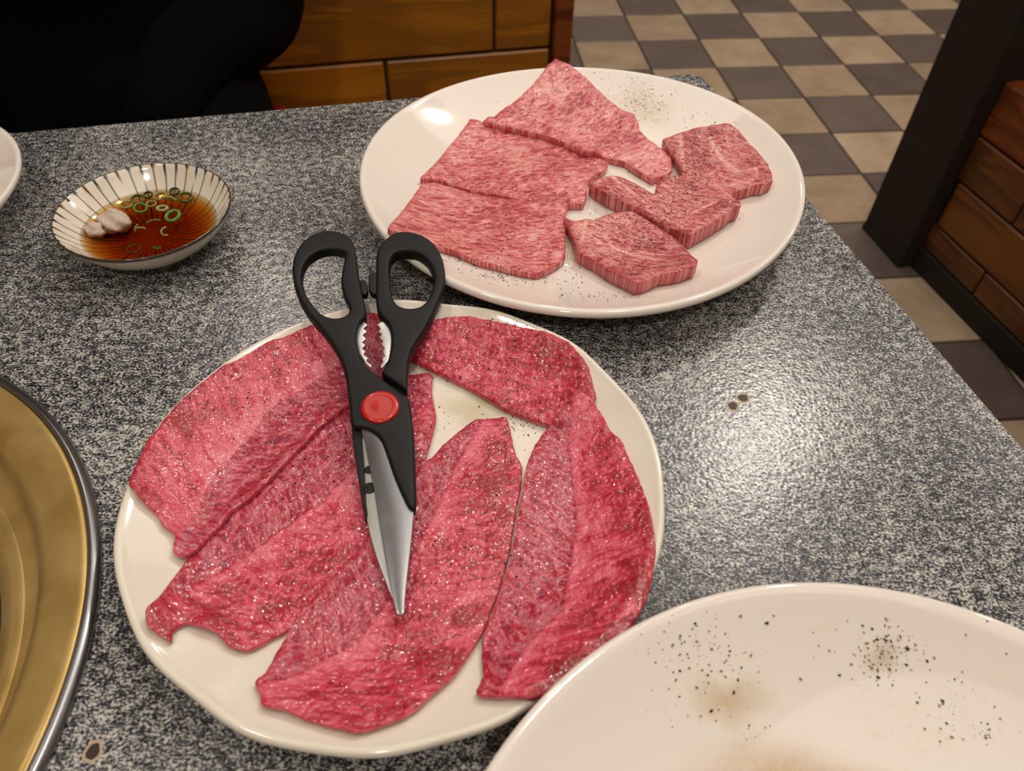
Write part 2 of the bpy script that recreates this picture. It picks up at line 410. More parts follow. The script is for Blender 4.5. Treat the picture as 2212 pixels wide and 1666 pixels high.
# slab with a round opening: joined loops top, side and bottom
out = [tuple((E1 * x + E2 * y).xy) for x, y in rrect(-.98, cs, -.21, cd, .014)]
hole = [(GC.x + GR * cos(2 * pi * k / 96), GC.y + GR * sin(2 * pi * k / 96)) for k in range(96)]
vin = [Vector(p) for p in out + hole]; no, nh = len(out), len(hole)
r_ = delaunay_2d_cdt(vin, [(i, (i + 1) % no) for i in range(no)] + [(no + i, no + (i + 1) % nh) for i in range(nh)], [], 1, 1e-7)
V2, T2 = r_[0], r_[2]
T2 = [f for f in T2 if (sum((V2[i] for i in f), Vector((0, 0))) / 3 - GC.xy).length > GR * .999]
TH = .032
vs = [(v.x, v.y, TZ) for v in V2] + [(v.x, v.y, TZ - TH) for v in V2]; nv = len(V2)
fs = [tuple(f) for f in T2] + [tuple(i + nv for i in reversed(f)) for f in T2]
tm = mesh('tabletop', vs, fs, False); link('tabletop', tm, MAT['table'], troot)
ov = []; of = []
for k, (x, y) in enumerate(out): ov += [(x, y, TZ - .0006), (x, y, TZ - TH)]
for k in range(no): a = 2 * k; b = 2 * ((k + 1) % no); of.append((a, a + 1, b + 1, b))
link('edge_strip', mesh('edge', ov, of, False), MAT['edge'], troot)
add_surf('table', [(-2, -1, TZ), (2, -1, TZ), (2, 2, TZ), (-2, 2, TZ)], [(0, 1, 2, 3)])
pc = tb(-.36, .19)
link('pedestal', box(-.22, .22, -.22, .22, 0, TZ - TH - .001, .004), MAT['wood_dark'], troot, (pc.x, pc.y, 0)).rotation_euler.z = YAW
# burn marks left on the laminate
def blob(cx, cy, r, z, mat, name, sq=1, seed=0):
    rg = random.Random(seed); ph = [rg.uniform(0, 6.28) for _ in range(3)]
    n = 28; rr = [r * (1 + .06 * sin(2 * 2 * pi * k / n + ph[0]) + .05 * sin(3 * 2 * pi * k / n + ph[1]) + .04 * sin(5 * 2 * pi * k / n + ph[2])) for k in range(n)]
    v = [(rr[k] * cos(2 * pi * k / n), rr[k] * sq * sin(2 * pi * k / n), 0) for k in range(n)] + [(rr[k] * .96 * cos(2 * pi * k / n), rr[k] * .96 * sq * sin(2 * pi * k / n), z) for k in range(n)]
    f = [(k, (k + 1) % n, n + (k + 1) % n, n + k) for k in range(n)] + [tuple(n + k for k in range(n))]
    return link(name, mesh(name, v, f, False), mat, troot, (cx, cy, TZ))
for (u, v, r, q, sd) in ((1605, 860, .0026, 1.0, 1), (1583, 877, .0024, 1.1, 2), (201, 1624, .0022, 1.4, 3), (618, 554, .0009, 1.5, 4)):
    c = at(u, v); blob(c.x, c.y, r * 1.42, .00008, MAT['burnring'], 'scorch_ring', q, sd); blob(c.x, c.y, r, .00016, MAT['burn'], 'scorch_mark', q, sd)

# ------------------------------------------------------------------ grill
groot = empty('brass_grill', tuple(GC), 'round brass grill pan with a steel rim sunk in the table', 'grill')
def part_lathe(name, prof, mat, parent, n=160, close=False, rf=None, sm=True):
    vs, fs = lathe(prof, n, close=close, rf=rf); return link(name, mesh(name, vs, fs, sm), mat, parent)
part_lathe('steel_rim', [(.1895, -.02), (.1898, .0), (.1922, .0002), (.1924, .0012), (.1918, .0024), (.1902, .0036), (.1884, .0042), (.1878, .0038), (.1876, .002), (.1876, -.01)], MAT['steel_ring'], groot)
part_lathe('brass_flange', [(.1874, -.004), (.1874, .0026), (.1868, .0032), (.184, .0030), (.178, .0022), (.1745, .0012), (.170, -.0012), (.1665, -.0042), (.1640, -.0078), (.1628, -.013), (.1620, -.020), (.1560, -.0215), (.152, -.0245)], MAT['brass'], groot)
part_lathe('brass_pan', [(.152, -.0245), (.1500, -.0238), (.1450, -.027), (.138, -.034), (.130, -.045), (.118, -.052), (.10, -.055), (.092, -.050), (.0905, -.047), (.088, -.052), (.086, -.070), (.080, -.085), (0, -.087)], MAT['brass'], groot)
part_lathe('charcoal_bed', [(.078, -.0848), (.07, -.078), (.05, -.0765), (.03, -.079), (0, -.077)], MAT['charcoal'], groot, 48)

# ------------------------------------------------------------------ plates
def fourier_radius(px, z, c, order):
    th, rr = [], []
    for u, v in px:
        p = at(u, v, z); th.append(math.atan2(p.y - c[1], p.x - c[0])); rr.append(math.hypot(p.x - c[0], p.y - c[1]))
    th = np.array(th); rr = np.array(rr)
    A = [np.ones_like(th)]
    for k in range(1, order + 1): A += [np.cos(k * th), np.sin(k * th)]
    A = np.array(A).T; R0 = rr.mean()
    reg = np.diag([0] + [1e-3 * k * k for k in range(1, order + 1) for _ in (0, 1)]) * len(th)
    co = np.linalg.solve(A.T @ A + reg * .04, A.T @ rr)
    def f(t):
        s = co[0] + 0 * np.asarray(t, float)
        for k in range(1, order + 1): s = s + co[2 * k - 1] * np.cos(k * t) + co[2 * k] * np.sin(k * t)
        return s
    return f, co[0]
FR = P("751,662 668,687 600,714 528,752 485,779 442,815 384,863 337,922 307,970 288,1011 262,1072 247,1137 240,1179 246,1239 261,1296 279,1350 306,1404 339,1443 384,1479 432,1524 480,1560 534,1587 600,1611 690,1626 780,1632 858,1629 900,1617 990,1593 1068,1569 1110,1548 1140,1530 1423,1209 1434,1162 1438,1108 1436,1043 1427,989 1412,935 1387,888 1358,852 1319,809 1283,773 1243,741 1193,712 1146,694 1106,680 1070,665 1020,660 948,652 884,645 793,653")
UPR = P("780,380 787,444 805,480 859,543 963,606 1076,647 1212,670 1302,674 1415,665 1528,638 1619,602 1691,547 1727,489 1736,416 1723,353 1691,294 1641,249 1574,208 1483,177 1393,156 1302,147 1257,144 1167,147 1076,156 986,177 918,202 850,245 805,294 787,335")
CF = np.array((-.0475, .1955)); CU = np.array((.0412, .4367)); C3 = np.array((.1158, -.001))
rF, RF = fourier_radius(FR, .022, CF, 16)
rU, RU = fourier_radius(UPR, .030, CU, 3)
r3 = lambda t: .1414 + 0 * np.asarray(t, float); R3 = .1414
class Plate:
    def __init__(s, c, rf, R, rim, base, flat, pw):
        s.c, s.rf, s.R, s.rim, s.base, s.flat, s.pw = c, rf, R, rim, base, flat, pw
    def h(s, x, y):                       # inner surface height over the table
        dx, dy = x - s.c[0], y - s.c[1]; rr = np.hypot(dx, dy); q = rr / s.rf(np.arctan2(dy, dx))
        k = np.clip((q - s.flat) / (.965 - s.flat), 0, 1)
        return s.base + (s.rim - .0012 - s.base) * k ** s.pw
    def build(s, name, mat, foot, label, cat, thick=.0035, n=256, lift=0.0):
        prof = []
        for q in list(np.linspace(0, s.flat, 8)) + list(np.linspace(s.flat, .965, 26))[1:]:
            k = max(0, (q - s.flat) / (.965 - s.flat)); prof.append((q, s.base + (s.rim - .0012 - s.base) * k ** s.pw))
        zr = s.rim
        prof += [(.975, zr - .0004), (.985, zr), (.994, zr - .0004), (.9985, zr - .0014), (1.0, zr - .0026), (.997, zr - .0042)]
        for q in np.linspace(.975, foot + .03, 14):
            k = max(0, (q - s.flat) / (.965 - s.flat)); z = s.base + (s.rim - .0012 - s.base) * k ** s.pw - thick - .0008
            prof.append((q, max(z, .0028)))
        prof += [(foot + .012, .0022), (foot + .010, 0.0004), (foot, 0.0002), (foot - .012, .0004), (foot - .016, .0020), (0, .0020)]
        vs, fs = [], []
        for q, z in prof:
            if q == 0: vs.append((0, 0, z)); continue
            for i in range(n):
                t = 2 * pi * i / n; w = q ** 3; r = q * (s.R * (1 - w) + float(s.rf(t)) * w)
                vs.append((r * cos(t), r * sin(t), z))
        # indices
        idx = []; k = 0
        for q, z in prof:
            if q == 0: idx.append(('c', k)); k += 1
            else: idx.append(('r', k)); k += n
        for (ta, a), (tb_, b) in zip(idx, idx[1:]):
            for i in range(n):
                j = (i + 1) % n
                if ta == 'c': fs.append((a, b + i, b + j))
                elif tb_ == 'c': fs.append((a + i, b, a + j))
                else: fs.append((a + i, b + i, b + j, a + j))
        me = mesh(name, vs, fs); o = link(name, me, mat, None, (s.c[0], s.c[1], TZ + lift)); tag(o, label, cat)
        add_surf(name + label[:6], [(v[0] + s.c[0], v[1] + s.c[1], v[2] + TZ + lift) for v in vs], fs)
        return o
PF = Plate(CF, rF, RF, .022, .0062, .66, 1.25)
PU = Plate(CU, rU, RU, .030, .0060, .50, 1.7)
P3 = Plate(C3, r3, R3, .0400, .0075, .45, 1.8)
pf = PF.build('dinner_plate', MAT['cream'], .56, 'cream wavy-rimmed plate of thin beef slices beneath the scissors', 'plate')
pu = PU.build('dinner_plate', MAT['white'], .46, 'smooth white round plate of thick beef pieces at the table corner', 'plate')
p3 = P3.build('dinner_plate', MAT['white'], .46, 'empty white plate with pepper specks in the near right corner', 'plate')

# ------------------------------------------------------------------ meat
def inside(poly, pts):
    x, y = pts[:, 0], pts[:, 1]; c = np.zeros(len(pts), bool); n = len(poly)
    for i in range(n):
        x1, y1 = poly[i]; x2, y2 = poly[(i + 1) % n]
        if y1 == y2: continue
        m_ = ((y1 > y) != (y2 > y)) & (x < (x2 - x1) * (y - y1) / (y2 - y1) + x1); c ^= m_
    return c
def segdist(line, pts, closed):
    """nearest distance, arc length and side to a polyline"""
    q = np.vstack([line, line[:1]]) if closed else line
    best = np.full(len(pts), 1e9); arc = np.zeros(len(pts)); side = np.zeros(len(pts)); L = 0
    for i in range(len(q) - 1):
        a, b = q[i], q[i + 1]; d = b - a; l2 = d @ d
        if l2 < 1e-14: continue
        w = pts - a; t = w @ d / l2
        tc = np.clip(t, 0, 1)
        dist = np.linalg.norm(w - tc[:, None] * d, axis=1); m_ = dist < best
        best[m_] = dist[m_]; l = sqrt(l2)
        tt = t if (not closed and i in (0, len(q) - 2)) else tc
        if not closed: tt = np.where((i == 0) & (t < 0), t, np.where((i == len(q) - 2) & (t > 1), t, tc))
        arc[m_] = (L + tt * l)[m_]; side[m_] = np.sign(d[0] * w[:, 1] - d[1] * w[:, 0])[m_]; L += l
    return best, arc, side
def vnoise(x, y, f, seed):
    r = np.random.default_rng(seed); s = 0
    for k in range(5):
        a = r.uniform(0, 2 * pi); p_ = r.uniform(0, 6.28); ff = f * r.uniform(.6, 1.7)
        s = s + np.sin((x * cos(a) + y * sin(a)) * ff * 2 * pi + p_)
    return s / 5
LAID = {'F': [], 'U': []}
def surf_h(which, x, y, stack=True):
    pl = PF if which == 'F' else PU
    h = pl.h(x, y); pts = np.c_[x, y]
    for poly, t in (LAID[which] if stack else []):
        bb = (x > poly[:, 0].min() - .01) & (x < poly[:, 0].max() + .01) & (y > poly[:, 1].min() - .01) & (y < poly[:, 1].max() + .01)
        if not bb.any(): continue
        d, _, _ = segdist(poly, pts[bb], True); ins = inside(poly, pts[bb])
        sd = np.where(ins, d, -d); k = np.clip((sd + .004) / .0065, 0, 1); k = k * k * (3 - 2 * k)
        h = h.copy(); h[bb] += t * k
    return h
def meat(px, which, mat, thick, label, group, seam=None, flip=1, axis=None, alpha=28, und=.0004, seed=0, name='beef_slice',
         under_px=(), step=.0013, band=.006, tonew=.0015, ripple=.0003, tone0=0.0, fold=None, stack=True, fat=(), sm=2):
    fatl = [(np.array([tuple(at(u, v, .012))[:2] for u, v in P(l)]), w_) for l, w_ in fat]
    # photo outline -> world on the lifted surface
    W = np.array([tuple(at(u, v, .01))[:2] for u, v in px])
    h = surf_h(which, W[:, 0], W[:, 1], stack) + thick
    for _ in range(22):
        h = .6 * h + .4 * (surf_h(which, W[:, 0], W[:, 1], stack) + thick)
        W = np.array([tuple(at(u, v, hh))[:2] for (u, v), hh in zip(px, h)])
    # smooth resample (light corner rounding)
    R = resample(W, step)
    for _ in range(sm): R = .5 * R + .25 * (np.roll(R, 1, 0) + np.roll(R, -1, 0))
    d = np.roll(R, -1, 0) - np.roll(R, 1, 0); nr = np.c_[d[:, 1], -d[:, 0]]; nr /= np.linalg.norm(nr, axis=1)[:, None] + 1e-12
    area = .5 * np.sum(R[:, 0] * np.roll(R[:, 1], -1) - np.roll(R[:, 0], -1) * R[:, 1])
    if area < 0: R = R[::-1].copy(); nr = nr[::-1].copy(); nr = nr  # keep outward
    d = np.roll(R, -1, 0) - np.roll(R, 1, 0); nr = np.c_[d[:, 1], -d[:, 0]]; nr /= np.linalg.norm(nr, axis=1)[:, None] + 1e-12
    s = np.arange(len(R)) * step
    jit = .35 * vnoise(s, 0 * s, 160, seed) + .4 * vnoise(s, 0 * s, 420, seed + 5)
    R = R + nr * (jit * ripple * 2)[:, None]
    e = min(.0008, thick * .22)
    RI = R - nr * e; RM = R - nr * e * .3
    for _ in range(1): RI = .5 * RI + .25 * (np.roll(RI, 1, 0) + np.roll(RI, -1, 0))
    x0, y0 = R.min(0); x1, y1 = R.max(0); gx, gy = np.meshgrid(np.arange(x0, x1, step), np.arange(y0, y1, step * .87))
    gx = gx + (np.arange(gx.shape[0]) % 2)[:, None] * step / 2
    G = np.c_[gx.ravel(), gy.ravel()]; G = G[inside(RI, G)]; dd, _, _ = segdist(RI, G, True); G = G[dd > step * .55]
    G = G + RNG.uniform(-.12, .12, G.shape) * step
    n = len(RI)
    res = delaunay_2d_cdt([Vector(p) for p in RI] + [Vector(p) for p in G], [(i, (i + 1) % n) for i in range(n)], [], 1, 1e-7)
    V = np.array([tuple(v) for v in res[0]]); T = [tuple(f) for f in res[2]]
    mp = {}
    for k, o_ in enumerate(res[3]):
        for i in o_:
            if i < n: mp[i] = k
    N = len(V)
    H = surf_h(which, V[:, 0], V[:, 1], stack)
    dE, _, _ = segdist(RI, V, True)
    soft = 1 - np.clip(dE / .0035, 0, 1); soft = soft * soft
    wav = und * vnoise(V[:, 0], V[:, 1], 55, seed + 2) + und * .45 * vnoise(V[:, 0], V[:, 1], 170, seed + 3)
    lift = np.zeros(N)
    if fold is not None: lift = fold(V)
    top = H + thick * (1 - .12 * soft) + wav + und + lift
    allv = [V]; 
    # fibre coordinates
    def fibs(Q):
        if seam is not None:
            S = np.array([tuple(at(u, v, .012))[:2] for u, v in seam])
            dist, arc, side = segdist(S, Q, False); nn = dist * side * flip
            dr = S[-1] - S[0]; dr = dr / np.linalg.norm(dr); arc = (Q - S[0]) @ dr; bend = .004 * vnoise(Q[:, 0], Q[:, 1], 18, seed + 7); arc = arc + bend
            a = radians(alpha); along = arc * cos(a) + abs(nn) * sin(a); acr = arc * sin(a) - abs(nn) * cos(a)
            # fibres run away from the seam
            f = np.c_[abs(nn) * cos(a) + arc * sin(a), arc * cos(a) - abs(nn) * sin(a), np.zeros(len(Q))]
            tone = np.clip(.5 - nn / tonew * .25, 0, 1); bd = np.exp(-np.clip(nn, 0, 1) / band) * (nn > 0)
            return f, tone, bd, nn
        a = radians(axis); f = np.c_[Q[:, 0] * cos(a) + Q[:, 1] * sin(a), -Q[:, 0] * sin(a) + Q[:, 1] * cos(a), np.zeros(len(Q))]
        tone = np.clip(tone0 + .35 * vnoise(Q[:, 0], Q[:, 1], 26, seed + 9), 0, 1)
        return f, tone, np.zeros(len(Q)), np.ones(len(Q))
    def addfat(Q, bd):
        for l, w_ in fatl: bd = np.maximum(bd, np.exp(-(segdist(l, Q, False)[0] / w_) ** 2))
        return bd
    f, tone, bd, nn = fibs(V); bd = addfat(V, bd)
    if seam is not None: top = top + np.where(nn < 0, -.0003, .0003) * np.exp(-np.abs(nn) / .004) - .0003 * np.exp(-(nn / .0005) ** 2)
    verts = [(V[i, 0], V[i, 1], TZ + top[i]) for i in range(N)]
    verts += [(V[i, 0], V[i, 1], TZ + H[i] + lift[i] + .0002) for i in range(N)]
    faces = [t for t in T] + [tuple(i + N for i in reversed(t)) for t in T]
    # side rings
    ring = []
    HR = surf_h(which, R[:, 0], R[:, 1], stack); LR = np.zeros(n) if fold is None else fold(R)
    wr = und * vnoise(R[:, 0], R[:, 1], 55, seed + 2) + und * .45 * vnoise(R[:, 0], R[:, 1], 170, seed + 3) + und
    prof = [(RM, .80), (R, .66), (R, .36), (RM, .12)]
    if thick > .006: prof = [(RM, .84), (R, .76), (R, .52), (R, .28), (RM, .08)]
    k0 = len(verts); Fb = [f, f]; Tb = [tone, tone]; Bb = [bd, bd]; Eb = [soft, soft]
    fr, tr_, br, _ = fibs(R); br = addfat(R, br)
    for ri, (Q, zz) in enumerate(prof):
        for i in range(n):
            q = Q[i]
            verts.append((q[0], q[1], TZ + HR[i] + LR[i] + .0002 + (thick + wr[i]) * zz))
        fz = fr.copy(); fz[:, 2] = 0
        Fb.append(fz); Tb.append(tr_ * .5); Bb.append(br); Eb.append(np.full(n, .9 if thick < .006 else .25))
    seq = [[mp[i] for i in range(n)]] + [[k0 + r * n + i for i in range(n)] for r in range(len(prof))] + [[mp[i] + N for i in range(n)]]
    for a, b in zip(seq, seq[1:]):
        for i in range(n):
            j = (i + 1) % n; q = (a[i], b[i], b[j], a[j])
            if len(set(q)) == 4: faces.append(q)
    c = V.mean(0); z0 = TZ + float(H.min())
    loc = [(x - c[0], y - c[1], z - z0) for x, y, z in verts]
    me = mesh(name, loc, faces)
    Fv = np.vstack(Fb); at_ = me.attributes.new('fib', 'FLOAT_VECTOR', 'POINT'); at_.data.foreach_set('vector', (Fv + (seed * .37, seed * .21, 0)).astype(np.float32).ravel())
    wl = np.ones(len(Fv)); wl[:2 * N] = 0
    Cv = np.c_[np.concatenate(Tb), np.concatenate(Bb), np.concatenate(Eb), wl]
    ca = me.attributes.new('meat', 'FLOAT_COLOR', 'POINT'); ca.data.foreach_set('color', Cv.astype(np.float32).ravel())
    o = link(name, me, mat, None, (c[0], c[1], z0)); tag(o, label, 'meat', group)
    add_surf('meat' + which, verts, faces)
    LAID[which].append((R, thick))
    return o

GF = 'thin beef slices on the wavy plate'; GU = 'beef pieces on the upper plate'
ML, MM, MT = MAT['meat_lean'], MAT['meat_marbled'], MAT['meat_thick']
# centre-left long slice (lies lowest)
B_px = P("426,1178 390,1227 366,1260 348,1284 339,1302 318,1326 317,1356 351,1376 372,1389 369,1362 402,1344 432,1356 471,1368 486,1392 519,1406 543,1404 579,1384 621,1362 650,1340 700,1312 760,1250 830,1180 900,1080 925,1008 920,990 935,938 943,904 934,856 934,807 926,804 880,811 830,825 740,870 700,900 650,958 600,1005 545,1060 490,1104")
C_px = P("868,752 900,712 937,690 978,683 1020,683 1070,694 1124,705 1178,716 1229,737 1250,762 1272,791 1279,820 1290,862 1262,905 1225,920 1186,919 1146,906 1092,885 1056,863 1013,838 948,806 883,773")
A_px = P("668,703 622,723 564,744 542,762 510,778 478,791 442,820 391,863 359,899 337,928 312,957 305,982 283,1022 275,1047 290,1061 308,1086 330,1104 344,1119 348,1133 380,1158 379,1176 371,1191 384,1203 402,1202 427,1185 445,1167 499,1104 553,1065 604,1014 643,971 679,935 708,908 749,876 800,850 850,822 872,790 868,740 850,700 830,680 800,674 745,686")
D_px = P("918,997 956,961 988,933 1026,905 1056,904 1094,899 1099,910 1104,938 1114,981 1129,1006 1127,1044 1117,1094 1109,1145 1103,1182 1097,1215 1087,1245 1073,1290 1056,1332 1044,1368 1020,1404 990,1450 960,1479 924,1509 900,1533 870,1551 840,1563 804,1575 771,1584 732,1575 690,1563 660,1556 612,1533 564,1527 561,1497 548,1478 552,1464 570,1458 600,1404 621,1362 634,1340 650,1319 680,1286 722,1240 775,1185 840,1100")
E_px = P("1254,845 1276,856 1301,892 1319,932 1344,950 1359,986 1380,1032 1402,1090 1413,1144 1418,1197 1410,1245 1398,1296 1378,1334 1320,1410 1270,1450 1210,1490 1164,1506 1143,1512 1110,1505 1050,1506 1023,1497 1035,1482 1044,1458 1040,1422 1044,1370 1058,1334 1080,1272 1092,1240 1101,1215 1106,1185 1113,1145 1121,1094 1131,1044 1139,1000 1153,964 1175,932 1193,906 1218,874 1236,852")
def tail_fold(u, v, rad, hgt):
    p0 = np.array(tuple(at(u, v, .012))[:2])
    return lambda V: hgt * np.exp(-(np.linalg.norm(V - p0, axis=1) / rad) ** 2)
def folds(*fs_): return lambda V: sum(f_(V) for f_ in fs_)
B = meat(B_px, 'F', ML, .0032, 'long raw beef slice second from the left with a curled tail at its lower end', GF, seam=P("429,1270 491,1223 544,1188 589,1150 629,1123 690,1080 750,1020 880,900"), flip=-1, seed=2, alpha=25, und=.0005,
         fold=folds(tail_fold(345, 1345, .006, .0035), tail_fold(455, 1362, .005, .002)))
C = meat(C_px, 'F', ML, .0036, 'raw beef slice at the top right of the wavy plate, dotted with pepper', GF, axis=-20, seed=3, tone0=.12, und=.0007)
A = meat(A_px, 'F', ML, .0034, 'large raw beef slice at the far left reaching under the scissors handles', GF, seam=P("431,1100 472,1015 519,965 583,882 683,821 780,760"), flip=1, seed=1, alpha=30, und=.0005,
         fold=folds(tail_fold(392, 1180, .005, .002), tail_fold(330, 1100, .004, .001)))
D = meat(D_px, 'F', ML, .0034, 'broad raw beef slice in the middle under the scissor tips', GF, seam=P("575,1492 589,1485 648,1461 707,1420 770,1380 810,1336 870,1230 940,1100 985,1000 1040,905"), flip=-1, seed=4, alpha=35, und=.0005,
         fold=folds(tail_fold(620, 1530, .006, .001)))
E_ = meat(E_px, 'F', ML, .0036, 'long raw beef slice along the right edge of the wavy plate', GF, seam=P("1090,1490 1110,1451 1134,1410 1163,1377 1212,1326 1220,1282 1238,1176 1248,1140 1243,1080 1236,1022 1229,960 1235,880"), flip=-1, seed=5, alpha=30, und=.0006)
# small loose scrap of beef on the middle slice
sv, sf = lathe([(0, 0), (.0020, .0002), (.0026, .0009), (.0020, .0017), (0, .0021)], 14, close=False)
# upper plate
P5_px = P("1432,298 1465,285 1497,275 1528,270 1566,263 1578,265 1596,278 1613,300 1639,326 1661,353 1669,376 1670,389 1651,399 1629,401 1603,409 1578,414 1540,420 1500,415 1478,390 1472,371 1467,353 1452,328 1437,313")
P2_px = P("1015,255 1030,257 1044,262 1110,262 1180,280 1222,300 1260,325 1314,349 1312,362 1288,378 1270,390 1268,423 1262,440 1225,440 1180,440 1117,429 1075,420 1030,413 988,402 949,387 907,384 908,380 934,357 964,321 994,285")
P1_px = P("1200,125 1222,135 1264,165 1288,189 1321,220 1345,237 1370,245 1379,263 1382,281 1406,303 1434,322 1450,341 1453,366 1440,380 1419,385 1409,388 1376,369 1351,351 1313,341 1260,327 1240,316 1210,304 1174,291 1110,276 1044,261 1078,240 1114,216 1144,189 1174,153")
P3_px = P("910,395 940,392 976,402 1024,417 1060,423 1117,431 1180,424 1231,424 1230,437 1219,469 1223,492 1222,525 1221,556 1207,568 1180,584 1159,590 1130,586 1090,576 1030,561 982,540 949,531 905,515 870,505 836,495 844,480 880,438")
P6_px = P("1220,467 1245,474 1266,469 1283,472 1313,459 1341,454 1366,452 1392,467 1419,485 1452,507 1477,527 1500,553 1510,558 1505,570 1472,583 1427,590 1392,606 1374,609 1351,598 1313,580 1288,563 1248,542 1240,517 1228,487")
P4_px = P("1273,391 1291,381 1324,375 1351,381 1381,396 1414,416 1419,394 1442,376 1480,377 1502,384 1540,400 1578,414 1601,432 1602,441 1585,447 1571,459 1540,479 1503,500 1495,505 1467,494 1452,490 1419,474 1389,459 1361,442 1341,429 1308,414")
meat(P2_px, 'U', MM, .0055, 'wide marbled beef slice in the middle left of the upper plate, under the peaked one', GU, axis=20, seed=12, und=.0005, sm=0, ripple=.0003)
meat(P3_px, 'U', MM, .0055, 'marbled beef slice nearest the scissors handle on the upper plate', GU, axis=12, seed=13, und=.0005, sm=0, ripple=.0003)
meat(P1_px, 'U', MM, .0050, 'peaked marbled beef slice hanging over the far rim of the upper plate', GU, axis=35, seed=11, und=.0007, sm=0, ripple=.0003, tone0=.05)
meat(P5_px, 'U', MT, .0085, 'thick square beef piece at the far right of the upper plate', GU, axis=-45, seed=15, und=.0004, stack=False, sm=0, step=.001, fat=[('1528,325 1555,370 1590,400 1620,403', .0012), ('1436,300 1462,312', .0014), ('1465,300 1475,370', .0012)], name='beef_piece', tone0=.25)
meat(P6_px, 'U', MT, .0100, 'thick five-sided beef piece at the near edge of the upper plate', GU, axis=-25, seed=16, und=.0004, stack=False, sm=0, step=.001, fat=[('1266,470 1262,510 1250,545', .0009), ('1290,505 1325,550 1400,580 1440,592', .0009), ('1380,560 1440,575 1490,575', .0011)], name='beef_piece', tone0=.25)
meat(P4_px, 'U', MT, .0120, 'thickest long beef piece between the two other thick ones', GU, axis=-30, seed=14, und=.0004, stack=False, sm=0, step=.001, fat=[('1500,378 1535,405 1570,455', .0010), ('1273,391 1320,400 1390,455', .0011), ('1490,480 1540,460', .001)], name='beef_piece', tone0=.15)

# ------------------------------------------------------------------ pepper and juice
def scatter(clusters, keys, seed, smin=.00022, smax=.00062, mult=1):
    rg = random.Random(seed); tree = bvh(*keys); out = []
    for (u, v, su, sv_, n) in clusters:
        for _ in range(int(n * mult)):
            uu, vv = rg.gauss(u, su), rg.gauss(v, sv_)
            o, d = ray(uu, vv); h = tree.ray_cast(o, d.normalized())
            if h[0] is None: continue
            if h[1].dot(d) > 0: pass
            out.append((h[0], smin + (smax - smin) * rg.random() ** 2.6))
    return out, rg
def specks(name, pts, rg, mat, parent, label=None, cat=None, tip=False):
    vs, fs = [], []
    base = [(1, 0, 0), (0, 1, 0), (-1, 0, 0), (0, -1, 0), (0, 0, 1), (0, 0, -1)]
    tri = [(0, 1, 4), (1, 2, 4), (2, 3, 4), (3, 0, 4), (1, 0, 5), (2, 1, 5), (3, 2, 5), (0, 3, 5)]
    for p, s in pts:
        k = len(vs); a = rg.uniform(0, 6.28); sx = s * rg.uniform(.7, 1.4); sy = s * rg.uniform(.6, 1.1); sz = s * rg.uniform(.5, .8)
        for b in base:
            x, y, z = b[0] * sx * rg.uniform(.7, 1.2), b[1] * sy * rg.uniform(.7, 1.2), b[2] * sz
            vs.append((p.x + x * cos(a) - y * sin(a), p.y + x * sin(a) + y * cos(a), p.z + z * .9 + sz * .35))
        fs += [tuple(i + k for i in t) for t in tri]
    o = link(name, mesh(name, vs, fs, False), mat, parent); o['kind'] = 'stuff'
    if label: tag(o, label, cat)
    return o
def pepper(clusters, keys, seed, label, tan=.3, **kw):
    pts, rg = scatter(clusters, keys, seed, **kw)
    k = int(len(pts) * (1 - tan)); rg.shuffle(pts)
    root = specks('ground_pepper', pts[:k], rg, MAT['pepper'], None, label, 'pepper')
    t = specks('husk_flecks', pts[k:], rg, MAT['pepper_t'], root); tag(t, 'tan husk flecks')
KF = 'dinner_plate' + 'cream '; KU = 'dinner_plate' + 'smooth'; K3 = 'dinner_plate' + 'empty '
pepper([(560, 880, 70, 45, 110), (610, 935, 60, 40, 110), (480, 830, 50, 40, 35), (690, 985, 45, 40, 80), (520, 950, 110, 90, 50), (700, 1010, 60, 60, 50), (640, 1060, 70, 50, 40),
        (970, 1205, 60, 45, 60), (1000, 1150, 80, 60, 30), (1050, 1215, 30, 20, 30), (900, 1200, 60, 60, 25), (1120, 1200, 50, 50, 40), (1180, 1330, 90, 70, 30),
        (1050, 770, 75, 40, 170), (1120, 790, 60, 40, 100), (1000, 745, 50, 30, 60), (1100, 860, 60, 35, 60), (1100, 700, 50, 10, 60), (1115, 918, 25, 18, 45), (955, 905, 18, 14, 14), (1140, 950, 20, 30, 8)],
       ('meatF', KF), 21, 'ground black pepper scattered over the thin slices on the wavy plate', smax=.00062, mult=1.5)
pepper([(1390, 220, 38, 24, 130), (1330, 210, 40, 30, 40), (1200, 200, 40, 50, 40), (1280, 300, 60, 40, 60), (1220, 280, 40, 40, 40), (1080, 380, 80, 40, 70), (1010, 490, 60, 35, 60), (1080, 530, 80, 35, 60),
        (990, 560, 50, 8, 60), (1080, 595, 50, 8, 80), (1170, 605, 40, 10, 30), (1240, 560, 14, 36, 30), (1300, 640, 50, 5, 40), (1505, 335, 28, 36, 200), (1545, 292, 28, 15, 90),
        (1478, 400, 22, 22, 140), (1440, 445, 50, 30, 140), (1390, 520, 50, 36, 200), (1360, 480, 50, 20, 80), (1330, 570, 50, 18, 40), (1300, 455, 30, 15, 15)],
       ('meatU', KU), 22, 'ground black pepper scattered over the beef on the upper plate', smin=.00022, smax=.00062, mult=2.2)
